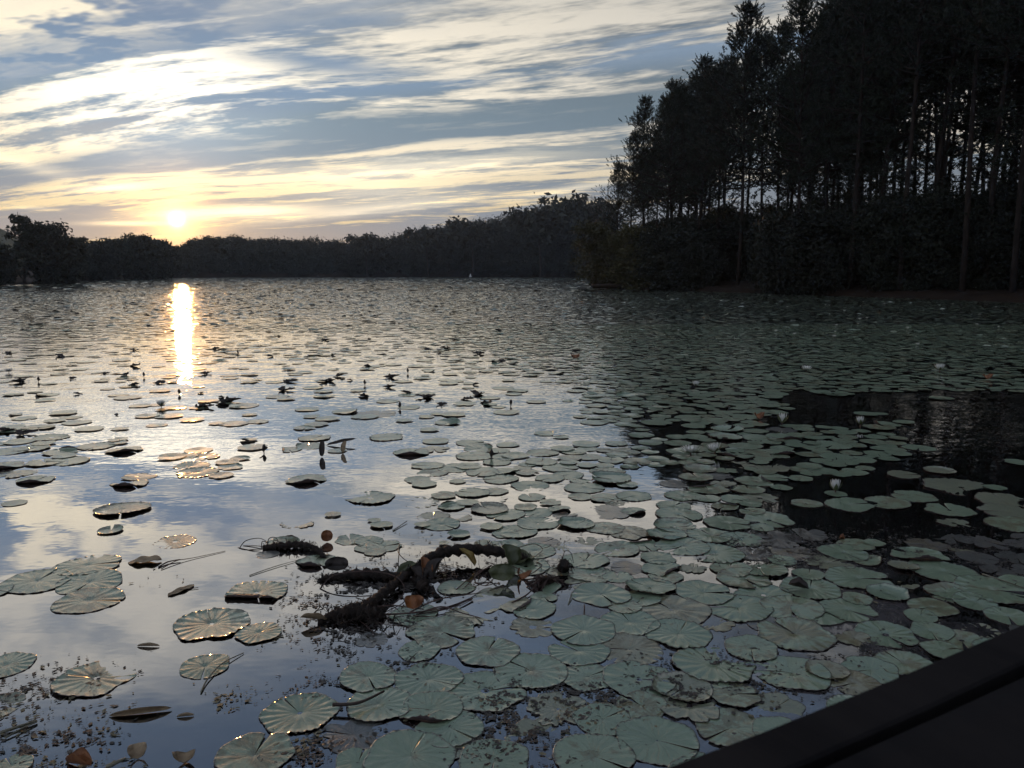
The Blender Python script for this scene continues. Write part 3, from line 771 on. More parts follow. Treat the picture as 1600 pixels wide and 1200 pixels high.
# column, row, width in the photo, look; larger y = nearer
NEAR = [(8,1039,80,'g'),(148,1058,110,'f'),(320,1040,74,'g'),(-5,1102,74,'t'),(398,1178,112,'g'),(18,1196,60,'g'),(-8,922,50,'f'),(58,907,94,'g'),(138,882,90,'f'),
 (140,909,90,'f'),(274,845,58,'w'),(331,973,112,'f'),(405,988,66,'g'),(468,1112,108,'f'),(575,1057,88,'f'),(670,1060,102,'f'),(591,1099,98,'f'),(673,1108,98,'l'),
 (758,1078,120,'g'),(560,1190,68,'g'),(641,1180,128,'f'),(704,1137,96,'g'),(722,1163,70,'w'),(772,1186,106,'g'),(553,1146,100,'d'),(762,1017,92,'g'),(690,986,98,'f'),
 (580,998,50,'d'),(829,1047,108,'f'),(904,1016,88,'f'),(918,1056,84,'g'),(998,1060,106,'g'),(984,1013,98,'w'),(872,1106,96,'t'),(842,1154,108,'t'),(1066,1074,88,'w'),
 (1077,1102,94,'t'),(1027,1155,124,'f'),(1142,1136,106,'g'),(1212,1104,82,'w'),(939,928,88,'g'),(1016,917,72,'b'),(1002,934,56,'g'),(1036,888,62,'o'),(925,896,68,'g'),
 (914,908,60,'t'),(980,886,50,'d'),(965,900,46,'g'),(1040,900,50,'g'),(850,932,40,'g'),(833,951,66,'o'),(832,978,68,'t'),(984,971,88,'f'),(1060,989,96,'f'),(1049,951,112,'w'),(1100,925,84,'g'),
 (1153,948,98,'f'),(1194,929,86,'f'),(1187,886,80,'f'),(1143,888,64,'g'),(1163,903,78,'g'),(1066,853,76,'g'),(1117,864,84,'g'),(1109,836,66,'g'),(1159,842,64,'f'),
 (1054,822,60,'b'),(1137,817,68,'g'),(965,857,68,'g'),(983,831,62,'w'),(916,846,50,'t'),(946,824,58,'g'),(901,818,54,'b'),(840,817,64,'g'),(806,830,62,'g'),
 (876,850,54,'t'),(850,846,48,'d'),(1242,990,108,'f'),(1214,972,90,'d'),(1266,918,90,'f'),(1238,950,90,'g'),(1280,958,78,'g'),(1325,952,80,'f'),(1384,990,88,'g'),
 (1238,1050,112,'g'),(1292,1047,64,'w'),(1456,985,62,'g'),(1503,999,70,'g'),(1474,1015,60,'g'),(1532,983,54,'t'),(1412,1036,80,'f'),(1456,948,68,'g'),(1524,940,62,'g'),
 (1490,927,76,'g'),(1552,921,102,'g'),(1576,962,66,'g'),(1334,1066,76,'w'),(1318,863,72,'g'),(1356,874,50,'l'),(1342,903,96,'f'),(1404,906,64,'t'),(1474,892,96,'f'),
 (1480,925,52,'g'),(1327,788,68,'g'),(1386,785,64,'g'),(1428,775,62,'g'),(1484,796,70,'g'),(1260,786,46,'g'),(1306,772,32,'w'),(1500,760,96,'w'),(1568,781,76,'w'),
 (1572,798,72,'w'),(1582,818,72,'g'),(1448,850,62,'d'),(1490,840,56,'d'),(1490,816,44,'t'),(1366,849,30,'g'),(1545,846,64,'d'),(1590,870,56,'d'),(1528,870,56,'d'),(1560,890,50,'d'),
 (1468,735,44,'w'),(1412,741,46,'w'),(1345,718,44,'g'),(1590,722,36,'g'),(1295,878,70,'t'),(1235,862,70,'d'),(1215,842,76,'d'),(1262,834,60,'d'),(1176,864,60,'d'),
 # open water on the left
 (285,713,46,'f'),(310,703,40,'l'),(268,714,40,'g'),(318,713,46,'g'),(300,727,50,'g'),(308,738,60,'f'),(355,722,34,'l'),(376,716,30,'g'),(365,662,40,'f'),(491,684,48,'g'),(480,697,44,'l'),(452,702,36,'g'),(527,704,28,'t'),
 (578,777,68,'f'),(520,804,24,'d'),(443,847,50,'l'),(465,817,48,'t'),(418,865,34,'d'),(547,842,46,'g'),(577,845,42,'g'),(596,820,34,'g'),(585,813,20,'d'),(600,852,52,'g'),(572,856,36,'g'),(586,862,32,'d'),(495,877,60,'l'),
 (690,819,54,'g'),(660,820,24,'w'),(717,835,34,'t'),(694,849,16,'w'),(713,917,56,'g'),(780,937,90,'t'),(705,791,40,'l'),(730,785,34,'l'),(765,795,56,'w'),(790,803,60,'g'),(768,823,34,'w'),(795,850,44,'g'),(760,850,40,'g'),(790,833,40,'g'),
 (668,727,50,'g'),(676,738,44,'g'),(710,731,50,'g'),(732,728,40,'g'),(754,737,52,'f'),(782,748,52,'f'),(790,736,40,'l'),(736,692,44,'g'),(740,712,56,'f'),(715,752,24,'t'),(790,714,40,'g'),
 (848,707,48,'f'),(805,712,40,'g'),(846,721,48,'g'),(890,716,36,'g'),(875,730,54,'g'),(917,727,30,'l'),(955,719,38,'g'),(915,694,42,'g'),(963,693,34,'w'),(995,721,44,'g'),(852,677,34,'b'),
 (25,738,60,'t'),(55,750,50,'l'),(8,728,50,'l'),(150,697,50,'f'),(95,706,46,'l'),(50,700,50,'g'),(105,720,60,'g'),(70,722,50,'g'),(15,705,50,'g'),(60,668,44,'l'),(20,672,44,'l'),(80,683,50,'g'),(100,712,34,'t'),(120,660,40,'g'),(185,687,30,'g'),(140,670,40,'w'),(30,690,40,'w'),
 (300,656,34,'t'),(230,650,34,'l'),(265,650,40,'g'),(245,664,30,'t'),(380,634,44,'g'),(310,637,26,'l'),(355,631,34,'l'),(570,651,40,'g'),(590,646,60,'d'),(700,660,40,'g')]

# how thickly pads lie, by photo column and row of the spot they float on
def inpoly(x, y, P):
    c = np.zeros(np.shape(x), bool); n = len(P)
    for i in range(n):
        (x1, y1), (x2, y2) = P[i], P[(i + 1) % n]
        k = ((y1 > y) != (y2 > y)) & (x < (x2 - x1) * (y - y1) / ((y2 - y1) or 1e-9) + x1)
        c ^= k
    return c
def seg_noise(x, y, s):
    """smooth value noise on the pond surface, in metres"""
    rs = np.random.RandomState(s); T = rs.rand(64, 64)
    def at(i, j): return T[np.mod(i, 64), np.mod(j, 64)]
    xi, yi = np.floor(x).astype(int), np.floor(y).astype(int); fx, fy = x - xi, y - yi
    fx, fy = fx * fx * (3 - 2 * fx), fy * fy * (3 - 2 * fy)
    return (at(xi, yi) * (1 - fx) + at(xi + 1, yi) * fx) * (1 - fy) + (at(xi, yi + 1) * (1 - fx) + at(xi + 1, yi + 1) * fx) * fy
DARK_HOLE = [(1300,618),(1360,612),(1700,612),(1700,812),(1520,750),(1400,742),(1320,748),(1380,722),(1440,700),(1400,682),(1330,668),(1260,662),(1190,668),(1180,652),(1240,640),(1205,622),(1240,606)]
HOLE2 = [(1195,800),(1215,772),(1290,742),(1420,742),(1530,775),(1560,830),(1440,850),(1300,852),(1215,838)]
HOLE3 = [(985,672),(1040,662),(1120,672),(1180,690),(1100,700),(1010,706)]
LEFTMID = [(-400,640),(400,640),(860,628),(905,610),(905,660),(990,668),(1000,700),(950,702),(640,700),(640,1300),(-400,1300)]
GAPR = [(975,738),(1060,722),(1100,760),(1110,815),(1010,830),(950,810),(1000,780)]
def density(px, py, X, Y):
    D = np.zeros_like(px)
    right = np.clip((px - 880 - (600 - py) * -.35) / 110, 0, 1)
    far = py < 640
    D = np.where(far, np.interp(py, [433, 470, 485, 520, 560, 600, 640], [.92, .80, .42, .05, .018, .014, .010]), D)
    midband = np.clip((px - 640) / 360, 0, 1) * np.clip((600 - py) / 60, 0, 1)
    D = np.maximum(D, np.where(far, midband * .8, 0))
    D = np.maximum(D, np.where(far, right * .92, 0))
    D = np.where(~far & (px > 640) & (py < 860), np.interp(px, [640, 760, 900, 1000, 1200, 1600], [.04, .20, .62, .85, .85, .8]), D)
    D = np.where((py >= 860) & (px > 800), .6, D)
    D = np.where((py >= 940) & (px > 520) & (px < 800), .35, D)
    D = np.where((py >= 830) & (px > 1400) & (py < 900), .6, D)
    D = np.where(inpoly(px, py, LEFTMID), .006 + .008 * (py < 668), D)
    D = np.where(inpoly(px, py, DARK_HOLE), .005, D)
    D = np.where(inpoly(px, py, HOLE2), .0, D)
    D = np.where(inpoly(px, py, HOLE3), .12, D)
    D = np.where(inpoly(px, py, GAPR), .06, D)
    nz = seg_noise(X * .45 + 7, Y * .30 + 3, 5) * .6 + seg_noise(X * 1.4, Y * 1.0, 6) * .4
    D = D * np.clip(.55 + 1.5 * (nz - .28), .25, 1.25)
    return np.clip(D, 0, 1)

specs = []                                      # x, y, radius, stretch, rz, look, px, py
rp = random.Random(21)
for (cx, cy, w, k) in NEAR:
    p = gp(cx, cy, .006); dep = to_px(p.x, p.y)[2]
    r = w / F * dep / 2 * 1.08
    specs.append([p.x, p.y, r, rp.uniform(.93, 1.04), rp.uniform(0, 6.28), k, cx, cy])
def scatter(y_near, y_far, rmean, tries, cell, seed, overlap):
    """dart throwing on the pond within a range of distances"""
    rs = np.random.RandomState(seed)
    Y = np.sqrt(rs.uniform(y_near ** 2, y_far ** 2, tries)); X = Y * rs.uniform(-.80, .80, tries)
    px, py, dep = to_px(X, Y)
    a = np.arctan2(X, Y); sh = np.interp(a, _sa, _sd)
    ok = (np.hypot(X, Y) < sh - .3) & (px > -130) & (px < 1730)
    ok &= rs.rand(tries) < density(px, py, X, Y)
    X, Y, px, py = X[ok], Y[ok], px[ok], py[ok]
    rad = rmean * rs.uniform(.55, 1.25, len(X))
    grid = {}; out = []
    for (sx, sy, r, *_r) in specs:
        grid.setdefault((int(sx // cell), int(sy // cell)), []).append((sx, sy, r))
    D = density(px, py, X, Y)
    for i in range(len(X)):
        x, y, r = X[i], Y[i], rad[i]; gx, gy = int(x // cell), int(y // cell); good = True
        for ix in (gx - 1, gx, gx + 1):
            for iy in (gy - 1, gy, gy + 1):
                for (qx, qy, qr) in grid.get((ix, iy), ()):
                    if (qx - x) ** 2 + (qy - y) ** 2 < ((qr + r) * overlap) ** 2: good = False; break
                if not good: break
            if not good: break
        if good:
            grid.setdefault((gx, gy), []).append((x, y, r)); out.append((x, y, r, px[i], py[i]))
    return out
mid = scatter(2.0, 11.0, .150, 22000, .45, 1, .70)
far1 = scatter(11.0, 26.0, .135, 90000, .45, 2, .72)
far2 = scatter(26.0, 70.0, .19, 130000, .6, 3, .80)
far3 = scatter(70.0, 285.0, .42, 160000, 1.2, 4, .80)
for (x, y, r, px, py) in mid:
    lit = px < 900 and py < 700
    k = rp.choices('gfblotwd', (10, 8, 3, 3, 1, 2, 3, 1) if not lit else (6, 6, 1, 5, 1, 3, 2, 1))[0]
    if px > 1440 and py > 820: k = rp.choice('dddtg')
    specs.append([x, y, r, rp.uniform(.9, 1.05), rp.uniform(0, 6.28), k, px, py])

# writing and places one can find; labels of small things are counted outward from them
LANDMARKS = []                                   # (phrase, px, py)
ORD = ['nearest', 'second', 'third', 'fourth', 'fifth', 'sixth', 'seventh', 'eighth', 'ninth', 'tenth', 'eleventh', 'twelfth']
DIRS = {'L': 'left of', 'R': 'right of', 'F': 'in front of', 'B': 'behind'}
def label_all(items, marks):
    """items: (px, py, look, object); each takes the lowest rank it has round any landmark"""
    best = {}
    for phrase, mx, my in marks:
        buckets = {}
        for i, (px, py, look, o) in enumerate(items):
            dx, dy = (px - mx), (py - my) * 2.6 * (600 / max(120, my - 380)) ** .4
            if abs(dx) > abs(dy): k = 'L' if dx < 0 else 'R'
            else: k = 'F' if dy > 0 else 'B'
            buckets.setdefault(k, []).append((math.hypot(dx, dy), i))
        for k, L in buckets.items():
            L.sort()
            for rank, (dst, i) in enumerate(L):
                c = (rank + dst / 4000, rank, k, phrase)
                if i not in best or c < best[i]: best[i] = c
    for i, (px, py, look, o) in enumerate(items):
        _, rank, k, phrase = best[i]
        o['label'] = '%s, %s %s the %s' % (look, ORD[min(rank, 11)], DIRS[k], phrase)

specs.sort(key=lambda s: -(s[2] ** 2) * 1.0 / (s[1] ** 3))   # screen area of a flat disc falls with the cube of distance
vis = [s for s in specs if -40 < s[6] < 1640 and s[7] < 1230]
ind, rest = vis[:296], vis[296:]
pad_items = []
for i, (x, y, r, st, rz, k, px, py) in enumerate(ind):
    me = VAR[k][rp.randrange(len(VAR[k]))]
    o = link('lily_pad', me)
    z = {'d': -.012, 't': -.004, 'w': -.002}.get(k, 0) + rp.uniform(.0, .0045)
    o.location = (x, y, z + .0012); o.scale = (r, r * st, r * rp.uniform(.85, 1.15))
    if k == 'd': o.scale[2] = r * .35; o.location.z = .001
    o.rotation_euler = (rp.gauss(0, .012), rp.gauss(0, .012), rz)
    tag(o, None, 'lily pad', 'lily pads floating on the near part of the pond')
    pad_items.append((px, py, LOOK[k], o))

def pad_mass(name, items, seg, rings, label, seed, curl=.35, zs=1.0, mat=None):
    mat = mat or M_PAD
    """all the smaller pads further out, merged; several shapes with curled and folded rims"""
    rs = np.random.RandomState(seed)
    kinds = ['flat', 'fine', 'lip', 'bowl', 'lip', 'fold', 'torn']
    protos = []
    for j, k in enumerate(kinds):
        me = pad_shape(300 + j + seed * 10, k, seg, rings, 0, 0)
        V = np.zeros(len(me.vertices) * 3, np.float32); me.vertices.foreach_get('co', V); V = V.reshape(-1, 3)
        Fq = np.array([list(p.vertices) for p in me.polygons]); li = Fq.ravel()
        uv = np.zeros(len(me.loops) * 2, np.float32); me.uv_layers[0].data.foreach_get('uv', uv)
        protos.append((V, Fq, uv.reshape(-1, 2))); bpy.data.meshes.remove(me)
    A = np.array(items); n = len(A)
    p_curl = np.where(to_px(A[:, 0], A[:, 1])[0] > 930, curl * .22, curl)
    pick = np.where(rs.rand(n) < p_curl, rs.randint(2, 7, n), rs.randint(0, 2, n))
    Vs, Fs, Us, Rs, off = [], [], [], [], 0
    for j, (V, Fq, uv) in enumerate(protos):
        S = A[pick == j]; m = len(S)
        if not m: continue
        th = rs.uniform(0, 6.283, m); c, s = np.cos(th)[:, None], np.sin(th)[:, None]
        r = S[:, 2][:, None]; tx, ty = rs.normal(0, .03, (2, m, 1))
        X = (V[:, 0] * c - V[:, 1] * s) * r; Y = (V[:, 0] * s + V[:, 1] * c) * r
        Z = V[:, 2][None] * r * zs * rs.uniform(.5, 1.6, (m, 1)) + .003 + rs.uniform(0, .008, (m, 1)) + .0 * X
        W = np.stack([X + S[:, 0][:, None], Y + S[:, 1][:, None], Z], 2).reshape(-1, 3)
        Vs.append(W); Fs.append((Fq[None] + (np.arange(m) * len(V))[:, None, None] + off).reshape(-1, 4)); off += len(W)
        Us.append(np.tile(uv, (m, 1))); Rs.append(np.repeat(rs.rand(m), len(V)))
    me = fast_mesh(name, np.concatenate(Vs), np.concatenate(Fs), mat, True)
    U = np.concatenate(Us)
    if len(U) == len(me.loops):
        me.uv_layers.new(name='UVMap').data.foreach_set('uv', U.astype(np.float32).ravel())
    at = me.attributes.new('rnd', 'FLOAT', 'POINT'); at.data.foreach_set('value', np.concatenate(Rs).astype(np.float32))
    return tag(link(name, me), label, 'lily pads', kind='stuff')
pad_mass('lily_pads', [(s[0], s[1], s[2]) for s in rest] + [(a[0], a[1], a[2]) for a in far1], 22, 3, 'floating lily pads crowding the middle of the pond', 1, .16, .8)
pad_mass('far_lily_pads', [(a[0], a[1], a[2]) for a in far2], 10, 2, 'sheet of lily pads reaching toward the far shore', 2, .30, 1.0, M_PADF)
pad_mass('distant_lily_pads', [(a[0], a[1], a[2]) for a in far3], 7, 2, 'lily pads seen as dark flecks near the far shore', 3, .38, .65, M_PADF)
print('PADS', len(ind), len(rest), len(far1), len(far2), len(far3))
# ------------------------------------------------------------------ wooden railing of the dock
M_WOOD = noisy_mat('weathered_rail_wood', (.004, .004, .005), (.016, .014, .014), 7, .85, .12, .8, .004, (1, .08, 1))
def railing():
    z = 1.42
    a, b = gp(1034, 1200, z), gp(1600, 974, z)
    d = (b - a).normalized(); n = Vector((d.y, -d.x, 0))            # n points toward the dock
    if n.y > 0 and n.x < 0: n = -n
    if (Vector((0, 0, 0)) - a).dot(n) < 0: n = -n
    g1 = gp(1600, 1040, z); w1 = (g1 - a).dot(n)
    root = empty('wooden_railing', (a.x, a.y, 0), math.atan2(d.y, d.x))
    rx = math.atan2(d.y, d.x)
    s = 1 if Vector((-d.y, d.x, 0)).dot(n) > 0 else -1
    def board(name, v0, v1, z0, z1, u0=-2.2, u1=2.6, seg=40, seed=0):
        rs = random.Random(seed); mb = MB(); V, Fc = [], []
        bev = .002; sec = [(v0, z0), (v0, z1 - bev), (v0 + s * bev, z1), (v1 - s * bev, z1), (v1, z1 - bev), (v1, z0)]
        for i in range(seg + 1):
            u = u0 + (u1 - u0) * i / seg; e = rs.uniform(-.0012, .0012)
            V += [(u, v + e, zz + e * .5) for v, zz in sec]
        m = len(sec)
        for i in range(seg):
            for k in range(m): Fc.append((i * m + k, i * m + (k + 1) % m, (i + 1) * m + (k + 1) % m, (i + 1) * m + k))
        Fc += [tuple(range(m)), tuple(seg * m + k for k in reversed(range(m)))]
        mb.add(V, Fc); o = mb.build(name, M_WOOD, root, False); return o
    board('edge_board', 0, s * (w1 - .003), z - .038, z, seed=1)
    board('cap_board', s * (w1 + .004), s * (w1 + .145), z - .040, z - .0015, seed=2)
    board('side_rail', s * .012, s * .050, z - .16, z - .041, seed=3)
    for u in (-1.9, .35, 2.3):
        MB().box((u, s * (.051 + .045), (z - .041 - .9) / 2), (.09, .088, z - .041 + .9)).build('post', M_WOOD, root, False)
    for u in (-.9, .35, 1.6):
        for v in (w1 * .5, w1 + .03, w1 + .11):
            MB().tube([(u, s * v, z - .004), (u, s * v, z + .0012)], .004, 10).build('screw_head', M_WOOD, root)
    tag(root, 'dark weathered wooden railing cutting across the near right corner', 'railing')
railing()

# ------------------------------------------------------------------ leaves, stems, root stock
M_ROOT = noisy_mat('root_stock', (.006, .005, .004), (.030, .019, .013), 26, .7, .3, 1.0, .01)
M_STEM = noisy_mat('lily_stem', (.035, .02, .016), (.085, .045, .035), 12, .5, .4)
M_STEMG = noisy_mat('pale_stem', (.10, .10, .07), (.19, .18, .13), 10, .6, .4)
M_DARKLEAF = noisy_mat('dark_dead_leaf', (.010, .009, .008), (.035, .022, .016), 9, .55, .4)
M_BROWNLEAF = noisy_mat('rust_leaf', (.10, .035, .012), (.26, .10, .03), 9, .5, .4)
M_OLIVELEAF = noisy_mat('olive_standing_leaf', (.035, .045, .016), (.075, .085, .03), 7, .45, .5)
M_YELLOWLEAF = noisy_mat('yellowing_leaf', (.16, .10, .02), (.26, .20, .05), 7, .5, .4)
M_TAN = noisy_mat('tan_dead_leaf', (.18, .13, .08), (.34, .26, .16), 12, .6, .35)
def PT(x, y, z=.01): return gp(x, y, z)
PXM = .0037
def blade(mb, c, w, l, rz, pitch, roll=0, curl=.4, seed=0, thick=.0025, mi=0, ruffle=.05):
    """a pad-like leaf, cupped along its midrib, rim a little wavy, real thickness"""
    rs = random.Random(seed); n, m = 12, 6; V = []
    ph = rs.uniform(0, 6)
    M = (Matrix.Rotation(rz, 3, 'Z') @ Matrix.Rotation(pitch, 3, 'X') @ Matrix.Rotation(roll, 3, 'Y'))
    for side in (0, 1):
        for j in range(m + 1):
            for i in range(n + 1):
                s, t = i / n * 2 - 1, j / m * 2 - 1
                ww = math.sqrt(max(0, 1 - s * s)) ** .85
                x, y = t * ww * w / 2, (s + 1) * l / 2
                zz = curl * w * (t * ww) ** 2 + ruffle * w * math.sin(7 * s + ph) * abs(t) - (curl * l * .10 * (s + 1) ** 2 if pitch > .5 else 0) - side * thick
                V.append(tuple(Vector(c) + M @ Vector((x, y, zz))))
    F_ = []
    N = (n + 1) * (m + 1)
    for j in range(m):
        for i in range(n):
            a = j * (n + 1) + i
            F_.append((a, a + 1, a + n + 2, a + n + 1)); F_.append((a + N, a + N + n + 1, a + N + n + 2, a + N + 1))
    for i in range(n):
        F_.append((i, i + N, i + N + 1, i + 1)); a = m * (n + 1) + i; F_.append((a, a + 1, a + N + 1, a + N))
    mb.add(V, F_, mi)
from mathutils import Matrix
def smooth_path(P, k=5):
    P = [Vector(p) for p in P]; out = []
    for i in range(len(P) - 1):
        p0, p1, p2, p3 = P[max(i - 1, 0)], P[i], P[i + 1], P[min(i + 2, len(P) - 1)]
        for j in range(k):
            t = j / k
            out.append(.5 * ((2 * p1) + (p2 - p0) * t + (2 * p0 - 5 * p1 + 4 * p2 - p3) * t * t + (3 * p1 - p0 - 3 * p2 + p3) * t ** 3))
    out.append(P[-1]); return out
def stem(mb, pts, r, seed=0, mi=0, taper=.5):
    Q = smooth_path([PT(*p) for p in pts]); n = len(Q)
    mb.tube(Q, [r * (1 - (1 - taper) * i / n) for i in range(n)], 7, mi, .08, random.Random(seed))
def gnarl(mb, pts, rad, seed, hair=60, mi=0):
    """knobbly root stock with scars and fine hanging rootlets"""
    pr = random.Random(seed); Q = smooth_path([PT(*p[:3]) for p in pts], 9); n = len(Q)
    rr = [np.interp(i / (n - 1), np.linspace(0, 1, len(rad)), rad) * (1 + .24 * math.sin(i * 1.9 + seed) + pr.uniform(-.1, .12)) for i in range(n)]
    mb.tube(Q, rr, 14, mi, .14, pr)
    for i in range(hair):
        k = pr.randrange(n); p = Q[k]; th = pr.uniform(-1.2, 4.3)
        t = (Q[min(k + 1, n - 1)] - Q[max(k - 1, 0)]).normalized(); a = t.cross(Vector((0, 0, 1))).normalized(); b = a.cross(t)
        d = a * math.cos(th) + b * math.sin(th)
        L = pr.uniform(.012, .05); q = p + d * (rr[k] + L * .5) + t * pr.uniform(-.02, .02); e = q + d * L * .4 + Vector((0, 0, -L * .8))
        e.z = max(e.z, .002); q.z = max(q.z, .003)
        mb.tube([p + d * rr[k] * .8, q, e], [.0022, .0016, .0008], 4, mi, cap=False)

root = empty('floating_rhizome', tuple(PT(600, 930, 0)))
off = -root.location
def fin(mb, name, mat, parent=root, smooth=True):
    o = mb.build(name, mat, parent, smooth)
    o.location = -parent.location if parent.parent is None else (0, 0, 0)
    return o
mb = MB()
gnarl(mb, [(497, 971, .006), (520, 962, .02), (548, 955, .03), (575, 946, .035), (600, 926, .035), (622, 908, .035), (645, 890, .035), (668, 878, .04)], [.012, .024, .032, .027, .023, .022, .024, .023], 3, 80)
gnarl(mb, [(655, 892, .015), (668, 874, .06), (698, 862, .075), (740, 858, .075), (780, 862, .065), (806, 868, .03), (826, 874, .0)], [.022, .028, .030, .030, .028, .024, .014], 4, 100)
o_root = fin(mb, 'root_stock', M_ROOT)
mb = MB(); pr = random.Random(8)                               # the root ball at the near end
for i in range(140):
    a = PT(pr.gauss(560, 26), pr.gauss(958, 8), pr.uniform(.0, .045)); d = Vector((pr.gauss(0, 1), pr.gauss(0, .6), pr.gauss(0, .3))).normalized() * pr.uniform(.03, .09)
    b = a + d * .5 + Vector((0, 0, pr.uniform(0, .02))); c = a + d; c.z = max(.001, c.z * .3)
    mb.tube([a, b, c], [.003, .0028, .001], 5, 0, cap=False)
gnarl(mb, [(533, 960, .01), (552, 956, .03), (575, 958, .03), (600, 961, .01)], [.018, .036, .036, .016], 12, 60)
tag(fin(mb, 'fine_roots', M_ROOT), kind='stuff')
mb = MB()
gnarl(mb, [(520, 905, .0), (548, 898, .02), (590, 898, .022), (628, 903, .01), (645, 908, .0)], [.012, .028, .03, .022, .01], 6, 120)
gnarl(mb, [(498, 908, .0), (510, 903, .012), (528, 902, .01)], [.01, .02, .012], 9, 30)
gnarl(mb, [(650, 905, .01), (660, 915, .02), (668, 922, .0)], [.022, .032, .02], 10, 60)
fin(mb, 'sunken_hump', M_ROOT)
for i, (pts, r) in enumerate([
    ([(500, 920, .0), (518, 901, .05), (545, 894, .07), (585, 893, .07), (616, 900, .06), (631, 915, .04), (628, 932, .02), (612, 946, .01)], .0042),
    ([(575, 950, .03), (610, 946, .035), (640, 949, .02), (662, 952, .01)], .0045), ([(600, 960, .01), (650, 957, .025), (700, 948, .02), (736, 934, .012)], .0045),
    ([(640, 957, .015), (680, 938, .03), (722, 930, .02), (752, 926, .0), (790, 915, .01)], .0038), ([(650, 960, .01), (700, 951, .012), (738, 935, .01), (722, 945, .008), (700, 950, .006)], .0035),
    ([(655, 958, .02), (690, 948, .03), (720, 957, .015), (752, 966, .0)], .0045), ([(645, 962, .01), (700, 965, .005), (742, 966, .0)], .003),
    ([(625, 850, .0), (622, 862, .05), (632, 874, .05), (650, 884, .04), (662, 890, .03)], .0032), ([(712, 922, .0), (735, 902, .03), (760, 884, .05)], .0032), ([(726, 918, .0), (745, 899, .03), (768, 882, .04)], .003),
    ([(768, 884, .05), (748, 895, .03), (742, 908, .005), (758, 915, .0), (775, 900, .02)], .0042), ([(760, 878, .05), (775, 884, .06), (772, 897, .03), (782, 890, .04)], .003),
    ([(795, 862, .04), (812, 855, .06), (835, 850, .05), (848, 858, .02), (838, 868, .01)], .003), ([(838, 878, .0), (846, 884, .02), (826, 898, .02), (812, 890, .01), (800, 884, .02)], .0034),
    ([(560, 965, .02), (540, 972, .0), (520, 976, .0)], .003), ([(575, 966, .02), (600, 975, .0), (630, 979, .0), (652, 982, 0)], .003), ([(560, 968, .0), (580, 985, .0), (585, 995, 0)], .0025),
    ([(690, 893, .02), (708, 903, .0)], .003)]):
    mb = MB(); stem(mb, pts, r, i); fin(mb, 'stem', M_STEM)
def leafpart(x, y, z, w, l, rz, pitch, mat, roll=0, curl=.4, seed=1, name='leaf', parent=root, label=None):
    mb = MB(); blade(mb, PT(x, y, z), w * PXM, l * PXM, rz, pitch, roll, curl, seed); o = fin(mb, name, mat, parent)
    if label: o['label'] = label
    return o
leafpart(800, 884, .03, 34, 36, .5, 1.05, M_OLIVELEAF, .3, .35, 2, label='large olive leaf standing up from the end of the root')
leafpart(786, 908, .01, 40, 26, -.1, 1.15, M_OLIVELEAF, -.1, .3, 3, label='olive leaf hanging down to the water with red tip')
leafpart(742, 884, .02, 16, 36, 1.1, .9, M_YELLOWLEAF, .2, .45, 4, label='yellowing folded leaf against the dark root')
leafpart(664, 903, .02, 18, 32, .1, 1.2, M_BROWNLEAF, .5, .6, 5, label='rust orange leaf hanging over the bend of the root')
leafpart(676, 905, .02, 22, 34, -.5, 1.1, M_DARKLEAF, -.3, .6, 6)
leafpart(655, 912, .005, 24, 30, .5, .9, M_DARKLEAF, .3, .6, 7)
leafpart(645, 952, .02, 26, 20, .2, 1.0, M_BROWNLEAF, .1, .7, 8, label='curled rust orange leaf cupped on the near stems')
leafpart(620, 900, .02, 16, 34, -1.2, .5, M_OLIVELEAF, .4, .5, 9)
leafpart(512, 968, .01, 14, 36, 1.9, .25, M_TAN, .4, .5, 10, label='pale shredded leaf at the near tip')
leafpart(800, 880, .0, 46, 40, -1.0, .12, M_OLIVELEAF, 0, .2, 11)
leafpart(815, 906, .0, 24, 12, .4, .4, M_BROWNLEAF, .4, .7, 12)
tag(root, 'large dark rhizome arching out of the water with olive and rust leaves', 'driftwood')

def clump(name, at, label, cat, build):
    r_ = empty(name, tuple(PT(at[0], at[1], 0))); build(r_); return tag(r_, label, cat)
def b_frag(r_):
    mb = MB(); gnarl(mb, [(412, 856, .005), (435, 853, .02), (465, 851, .022), (488, 855, .02), (500, 863, .015), (507, 872, .004)], [.014, .02, .022, .017, .016, .008], 20, 110); fin(mb, 'root_stock', M_ROOT, r_)
    for i, pts in enumerate(([(374, 857, 0), (384, 845, .03), (405, 841, .035), (420, 848, .02)], [(372, 856, 0), (395, 860, .003), (412, 858, .01)], [(418, 856, .01), (420, 842, .05), (430, 840, .05), (437, 850, .02), (436, 860, .0)],
                             [(428, 853, .02), (427, 845, .04), (433, 845, .03), (432, 852, .02), (428, 850, .02)], [(408, 858, .01), (410, 846, .04), (418, 849, .03), (415, 856, .01)], [(380, 853, 0), (400, 853, .006), (418, 855, .01)])):
        mb = MB(); stem(mb, pts, .0032, i); fin(mb, 'stem', M_DARKLEAF, r_)
clump('root_fragment', (440, 854), 'small dark root fragment with looping stems floating behind and left of the large rhizome', 'driftwood', b_frag)
def b_stump(r_):
    mb = MB(); gnarl(mb, [(880, 893, -.01), (880, 888, .02), (881, 884, .05), (882, 880, .075)], [.030, .028, .026, .022], 22, 60); fin(mb, 'stub', M_ROOT, r_)
    mb = MB(); stem(mb, [(878, 884, .05), (882, 862, .10), (892, 864, .09), (896, 880, .02)], .0026, 1); fin(mb, 'stem', M_DARKLEAF, r_)
clump('root_stump', (880, 892), 'short black root stub standing upright right of the large rhizome', 'driftwood', b_stump)
